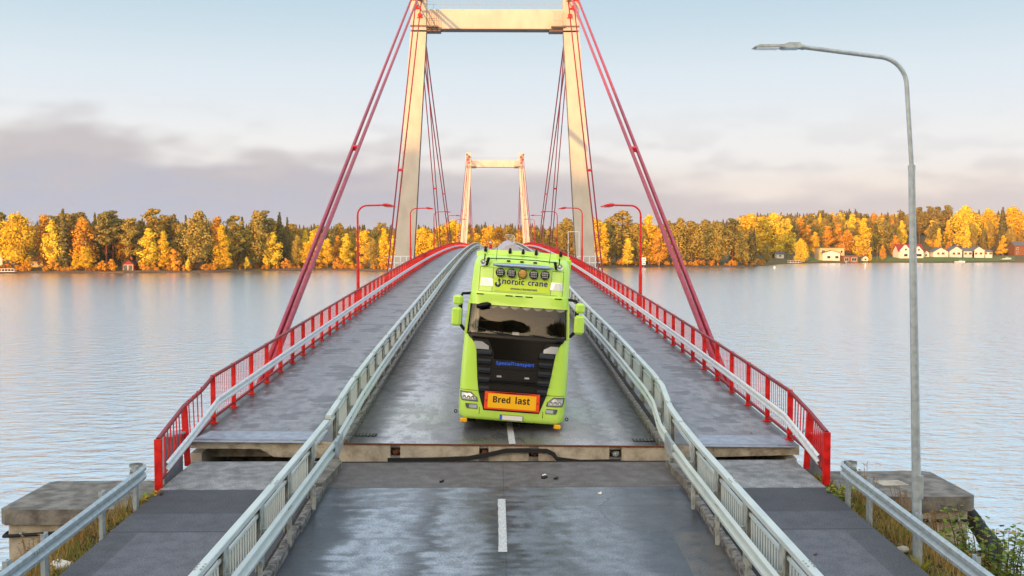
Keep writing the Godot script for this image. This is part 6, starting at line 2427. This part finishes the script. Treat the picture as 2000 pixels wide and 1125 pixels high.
	var bu := MB.new()
	bu.lathe([Vector2(0.0, -0.2), Vector2(0.5, -0.1), Vector2(0.5, 0.5), Vector2(0.3, 0.9), Vector2(0.0, 1.0)], V(ax(1515, 455.0), 0, 455.0), Vector3.UP, 12)
	solo("buoy", bu, M.boat_white, "small white buoy on the water off the small bay", "buoy")
	var b2 := MB.new()
	b2.lathe([Vector2(0.0, -0.4), Vector2(0.28, -0.3), Vector2(0.28, 1.6), Vector2(0.0, 1.9)], V(ax(1694, 470.0), 0, 470.0), Vector3.UP, 10)
	solo("buoy", b2, M.boat_white, "slim white spar buoy on the water below the boathouse", "buoy")
	var fp := MB.new()
	fp.tube([V(ax(1717, 578.0), 1.0, 578.0), V(ax(1717, 578.0), 9.2, 578.0)], 0.12, 8)
	fp.bar(V(ax(1717, 578.0) - 0.7, 8.6, 578.0), V(ax(1717, 578.0) + 0.7, 8.6, 578.0), 0.12, 0.12)
	solo("utility_pole", fp, M.wood, "wooden pole left of the red roofed house", "pole")
	# far end of the bridge: barrier, warning sign, pale lamps of the far road
	var bt := thing("road_barrier", "grey mesh barrier closing the road at the crest of the bridge", "barrier", V(-0.9, deck(0, 172.0), 172.0))
	for i in 5:
		var mb := MB.new()
		mb.bar(V(-2.4 + i * 0.8, deck(0, 172.0), 172.0), V(-2.4 + i * 0.8, deck(0, 172.0) + 1.1, 172.0), 0.08, 0.08)
		part("barrier_post", mb, M.galvanised, bt)
	for h in [0.3, 0.7, 1.08]:
		var mb := MB.new()
		mb.bar(V(-2.4, deck(0, 172.0) + h, 172.0), V(0.8, deck(0, 172.0) + h, 172.0), 0.06, 0.06)
		part("barrier_rail", mb, M.galvanised, bt)
	var wsn := thing("warning_sign", "small red and white road sign at the crest of the bridge", "sign", V(-0.75, deck(0, 168.0), 168.0))
	var mb2 := MB.new()
	mb2.prism([Vector2(-0.42, 0.0), Vector2(0.42, 0.0), Vector2(0.0, 0.75)], 0.04, Transform3D(Basis(), V(-0.75, deck(0, 168.0) + 1.05, 168.0)))
	part("triangle", mb2, M.sign_red, wsn)
	mb2 = MB.new()
	mb2.prism([Vector2(-0.25, 0.1), Vector2(0.25, 0.1), Vector2(0.0, 0.52)], 0.05, Transform3D(Basis(), V(-0.75, deck(0, 168.0) + 1.06, 168.0)))
	part("triangle_face", mb2, M.sign_white, wsn)
	mb2 = MB.new()
	mb2.box(V(-0.7, deck(0, 168.0) + 0.62, 168.0), Vector3(0.5, 0.7, 0.04))
	part("red_plate", mb2, M.sign_red, wsn)
	mb2 = MB.new()
	mb2.tube([V(-0.75, deck(0, 168.0), 168.03), V(-0.75, deck(0, 168.0) + 1.5, 168.03)], 0.03, 6)
	part("post", mb2, M.galvanised, wsn)
	for i in 5:
		var d := 385.0 + i * 32.0
		var x := 7.2
		var y0 := 5.8 - i * 0.3
		var lt := thing("street_lamp", ["nearest and tallest pale lamp beyond the far pylon's right leg", "second nearest pale lamp beyond the far pylon's right leg", "middle one of the pale lamps beyond the far pylon", "second smallest pale lamp beyond the far pylon", "smallest, most distant pale lamp beyond the far pylon"][i], "street lamp", V(x, y0, d), "pale lamps beyond the bridge")
		var mb := MB.new()
		mb.tube([V(x, y0 - 4.0, d), V(x, y0 + 7.6, d), V(x - 0.5, y0 + 8.2, d), V(x - 2.6, y0 + 8.4, d)], 0.09, 6)
		part("post", mb, M.galvanised, lt)
		mb = MB.new()
		mb.rbox(V(x - 2.9, y0 + 8.4, d), Vector3(0.9, 0.16, 0.35), 0.05)
		part("lamp_head", mb, M.galvanised, lt)
	# the far road
	var rd := MB.new()
	var rr := []
	for d in [356.0, 380.0, 420.0, 520.0]:
		var y := lerpf(7.4, 5.0, clampf((d - 356.0) / 160.0, 0.0, 1.0))
		rr.append([d, -6.0, 6.0, y, y])
	strip(rr, rd, 7, 20, 0, 0)
	for i in 3:
		for s in [-1, 1]:
			rd.face([V(s * 6.0, rr[i][3], rr[i][0]), V(s * 6.0, rr[i + 1][3], rr[i + 1][0]), V(s * 14.0, 0.5, rr[i + 1][0]), V(s * 14.0, 0.5, rr[i][0])], Vector3(s, 1, 0))
	struct("far_road", rd, M.fresh_asphalt)

# ------------------------------------------------------------------ verge plants
func blade(mb: MB, p: Vector3, h: float, lean: Vector3, w: float, c: Color, rng: RandomNumberGenerator) -> void:
	mb.col = c
	var sd := Vector3(rng.randf_range(-1, 1), 0, rng.randf_range(-1, 1)).normalized() * w
	var m := p + Vector3(0, h * 0.6, 0) + lean * 0.35
	var e := p + Vector3(0, h, 0) + lean
	var nn := sd.cross(Vector3.UP).normalized()
	mb.face([p - sd, p + sd, m + sd * 0.7], nn)
	mb.face([p - sd, m + sd * 0.7, m - sd * 0.7], nn)
	mb.face([m - sd * 0.7, m + sd * 0.7, e], nn)

func verge_y(x: float, d: float) -> float:
	return near_height(x, d)

func make_verge() -> void:
	var rng := RandomNumberGenerator.new()
	rng.seed = 404
	var green := Color(0.14, 0.20, 0.035)
	var olive := Color(0.22, 0.20, 0.055)
	var straw := Color(0.42, 0.29, 0.11)
	var brown := Color(0.26, 0.15, 0.07)
	for s in [-1, 1]:
		var mb := MB.new()
		for i in 15000:
			var d := rng.randf_range(11.5, 22.3)
			var a := 6.5 + pow(rng.randf(), 1.3) * 4.2
			if a > 7.0 and a < 9.8 and d > (20.3 if s < 0 else 21.1):
				a = rng.randf_range(6.5, 7.0)
			var x: float = s * a
			var near_edge := smoothstep(7.6, 6.5, a)
			if a < 6.7 and rng.randf() < 0.35:
				continue
			var tuft := 0.5 + 0.5 * sin(d * 2.1 + 3.0 * sin(a * 1.7 + s))
			if rng.randf() > 0.35 + 0.65 * tuft:
				continue
			var c := straw.lerp(olive, clampf(near_edge * 0.7 + rng.randf_range(-0.3, 0.4), 0.0, 1.0))
			if rng.randf() < 0.2 + 0.5 * smoothstep(0.5, 1.0, sin(d * 0.9 + s + a * 0.8)) * near_edge:
				c = green.lerp(olive, rng.randf() * 0.6)
			if rng.randf() < 0.07:
				c = brown
			var h := rng.randf_range(0.06, 0.22) * (0.6 + 0.9 * tuft) * (0.75 if a < 7.0 else 1.35)
			blade(mb, V(x, verge_y(x, d) - 0.01, d), h, Vector3(rng.randf_range(-0.12, 0.12), 0, rng.randf_range(-0.1, 0.1)), rng.randf_range(0.006, 0.013), c, rng)
		var o := solo("grass", mb, M.grass, "dry autumn grass on the left verge below the guardrail" if s < 0 else "dry autumn grass on the right verge around the lamp post", "grass")
		o.set_meta("kind", "stuff")
		var gm := MB.new()
		for i in 500:
			var d := rng.randf_range(12.0, 21.5)
			var x: float = s * rng.randf_range(6.55, 7.9)
			var r := rng.randf_range(0.012, 0.04)
			gm.col = Color(1, 1, 1).darkened(rng.randf_range(0.2, 0.7)).srgb_to_linear()
			gm.rbox(V(x, verge_y(x, d) + r * 0.3, d), Vector3(r * 2, r * 1.3, r * 1.7), r * 0.4, Basis(Vector3.UP, rng.randf() * 6.0))
		var gm2 := solo("gravel", gm, M.dirt, "grit and pebbles scattered along the left verge" if s < 0 else "grit and pebbles scattered along the right verge", "gravel")
		gm2.set_meta("kind", "stuff")
	# plants one can pick out
	var plants := [
		[-6.62, 20.1, 0.34, 60, "leafy", "green and orange weed at the foot of the left red end post"],
		[-6.75, 19.0, 0.26, 70, "tuft", "green grass tuft under the left guardrail's far end"],
		[-6.60, 16.2, 0.20, 80, "tuft", "bright green tuft at the asphalt's edge below the left guardrail"],
		[-7.6, 17.2, 0.75, 24, "stalks", "brown seeding stalks in front of the left abutment block"],
		[-8.2, 16.3, 0.85, 26, "stalks", "tall dead stalks beside the left guardrail near the photo's corner"],
		[-7.3, 18.4, 0.55, 24, "stalks", "straw coloured stalks behind the left guardrail's middle"],
		[6.75, 20.2, 0.34, 90, "leafy", "leafy green weed at the foot of the right red end post"],
		[6.95, 19.6, 0.30, 70, "tuft", "green tuft under the right guardrail's far end"],
		[7.3, 18.2, 0.30, 90, "tuft", "pale straw tuft behind the lamp post's foot"],
		[6.72, 16.3, 0.32, 110, "yellow", "bright yellow green tuft in front of the lamp post"],
		[7.9, 19.9, 0.85, 26, "stalks", "dark seeding stalks in front of the right abutment block"],
		[8.8, 20.4, 0.75, 22, "stalks", "brown stalks at the abutment block's right corner"],
		[7.4, 20.6, 0.8, 18, "stalks", "thin stalks rising over the right block's slab cap"],
		[6.62, 15.2, 0.28, 90, "tuft", "dry grass tuft at the lower right asphalt edge"],
		[8.25, 19.2, 0.4, 80, "leafy", "low green weed between lamp post and black pipe"],
	]
	for q in plants:
		var mb := MB.new()
		var base := V(q[0], verge_y(q[0], q[1]) - 0.02, q[1])
		for i in q[3]:
			var a := rng.randf() * TAU
			var sp := rng.randf()
			var foot: Vector3 = base + Vector3(cos(a), 0, sin(a)) * 0.06 * sqrt(sp)
			var lean: Vector3 = Vector3(cos(a), 0, sin(a)) * q[2] * rng.randf_range(0.1, 0.7)
			match q[4]:
				"tuft":
					blade(mb, foot, q[2] * rng.randf_range(0.5, 1.1), lean, 0.009, green.lerp(straw, rng.randf() * 0.8), rng)
				"yellow":
					blade(mb, foot, q[2] * rng.randf_range(0.5, 1.1), lean, 0.009, Color(0.42, 0.38, 0.05).lerp(green, rng.randf() * 0.5), rng)
				"leafy":
					var p: Vector3 = foot + Vector3(lean.x, q[2] * rng.randf_range(0.15, 1.0), lean.z)
					var c := green.lerp(Color(0.30, 0.34, 0.05), rng.randf())
					if q[0] < 0.0 and rng.randf() < 0.4: c = Color(0.5, 0.24, 0.03)
					leaf(mb, p, Vector3.UP, 0.085, c, rng)
					if i % 6 == 0:
						blade(mb, foot, q[2], lean, 0.006, olive, rng)
				"stalks":
					var e: Vector3 = foot + Vector3(lean.x * 0.5, q[2] * rng.randf_range(0.6, 1.1), lean.z * 0.5)
					mb.col = brown.lerp(straw, rng.randf())
					mb.tube([foot, e], [0.008, 0.004], 4, false)
					for k in 5:
						leaf(mb, e - Vector3(0, k * 0.03, 0) + Vector3(rng.randf_range(-0.03, 0.03), 0, rng.randf_range(-0.03, 0.03)), Vector3.UP, 0.035, brown, rng)
		solo("weed", mb, M.grass, q[5], "weed")
	# the green bush at the lower right
	var bt := thing("willow_bush", "green leafy bush beside the black pipe at the lower right corner", "bush", V(8.75, verge_y(8.75, 18.3), 18.3))
	var st := MB.new()
	var lf := MB.new()
	for i in 34:
		var a := rng.randf() * TAU
		var foot := V(8.95 + cos(a) * 0.45 + rng.randf_range(-0.2, 0.2), 0, 18.3 + sin(a) * 0.6)
		foot.y = verge_y(foot.x, -foot.z)
		var h := rng.randf_range(0.7, 1.35)
		var e := foot + Vector3(cos(a) * 0.3, h, -sin(a) * 0.3)
		st.tube([foot - Vector3(0, 0.4, 0), foot.lerp(e, 0.5) + Vector3(0, 0.06, 0), e], [0.012, 0.008, 0.003], 5)
		for k in 46:
			var f := rng.randf_range(0.1, 1.0)
			var c := Color(0.085, 0.15, 0.03).lerp(Color(0.21, 0.27, 0.05), rng.randf())
			if rng.randf() < 0.05: c = straw
			leaf(lf, foot.lerp(e, f) + Vector3(rng.randf_range(-0.13, 0.13), rng.randf_range(-0.08, 0.1), rng.randf_range(-0.13, 0.13)), Vector3.UP, 0.075, c, rng)
	part("stems", st, M.bark, bt)
	part("leaves", lf, M.grass, bt)
	# plastic litter on the left verge, stone at the lamp's foot
	var pb := MB.new()
	var rows := []
	for i in 7:
		var row := []
		for j in 9:
			var th := PI * i / 6.0
			var ph := TAU * j / 8.0
			var r := 0.11 * (1.0 + 0.35 * sin(ph * 3.0 + i) + 0.2 * cos(th * 4.0 + j))
			row.append(V(-7.05, verge_y(-7.05, 16.9) + 0.08, 16.9) + Vector3(sin(th) * cos(ph) * r * 1.5, cos(th) * r * 0.8, sin(th) * sin(ph) * r * 1.1))
		rows.append(row)
	pb.grid(rows, Vector3.UP, V(-7.05, verge_y(-7.05, 16.9) + 0.08, 16.9))
	solo("plastic_bag", pb, M.plate_white, "crumpled white plastic bag in the grass under the left guardrail", "litter")
	var sn := MB.new()
	sn.rbox(V(6.86, verge_y(6.86, 17.35) + 0.05, 17.35), Vector3(0.2, 0.1, 0.16), 0.035, Basis(Vector3.UP, 0.5))
	solo("stone", sn, M.pale_concrete, "pale stone at the foot of the galvanised lamp post", "stone")
	for q in [[5.15, 16.6, "small orange leaf lying on the right footway near the grey railing"], [4.9, 17.9, "tiny pale scrap on the right footway, beyond the orange leaf"], [-4.3, 14.9, "small twig lying on the left footway at the bottom of the photo"], [-4.9, 15.6, "white crumb on the left footway near the twig"]]:
		var mb := MB.new()
		mb.rbox(V(q[0], appr(q[1]) + 0.06, q[1]), Vector3(0.09, 0.02, 0.035), 0.008, Basis(Vector3.UP, q[1]))
		solo("scrap", mb, M.rust if str(q[2]).contains("leaf") else (M.bark if str(q[2]).contains("twig") else M.plate_white), q[2], "litter")

# ------------------------------------------------------------------ all of it
func _ready() -> void:
	hill_noise = noise(0.012, 3, 3)
	var cam := Camera3D.new()
	cam.name = "camera"
	cam.position = Vector3(0, CAM_Y, 0)
	cam.rotation = Vector3(-atan(92.5 / F), -atan(33.0 / F), 0)
	cam.fov = rad_to_deg(2.0 * atan(562.5 / F))
	cam.near = 0.5
	cam.far = 6000.0
	add_child(cam)
	cam.current = true
	var we := WorldEnvironment.new()
	we.name = "surroundings"
	var env := Environment.new()
	env.background_mode = Environment.BG_SKY
	var sky := Sky.new()
	var pm := PanoramaSkyMaterial.new()
	pm.panorama = ImageTexture.create_from_image(make_sky())
	sky.sky_material = pm
	env.sky = sky
	env.tonemap_mode = Environment.TONE_MAPPER_LINEAR
	env.tonemap_exposure = EXPO
	env.fog_enabled = true
	env.fog_density = 0.00007
	env.fog_light_color = Color(0.92, 0.92, 0.94)
	env.sdfgi_enabled = true
	env.ssao_enabled = true
	env.ssil_enabled = true
	we.environment = env
	add_child(we)
	var sun := DirectionalLight3D.new()
	sun.name = "sun"
	sun.light_color = Color(1.0, 0.715, 0.415)
	sun.light_energy = 1.02
	sun.light_angular_distance = 0.6
	sun.shadow_enabled = true
	var az := deg_to_rad(28.0)
	var el := deg_to_rad(3.0)
	# light travels away from the camera, from behind on the left
	add_child(sun)
	sun.look_at_from_position(Vector3.ZERO, Vector3(sin(az) * cos(el), -sin(el), -cos(az) * cos(el)), Vector3.UP)

	make_materials()
	make_land()
	make_approach()
	make_abutment()
	make_deck()
	make_bridge_top()
	make_tree_kinds()
	make_trees()
	make_shore_things()
	for s in [-1, 1]:
		red_railing(s)
		inner_railing(s, true)
		inner_railing(s, false)
		outer_guard(s)
	make_lamps()
	make_lorry()
	make_verge()
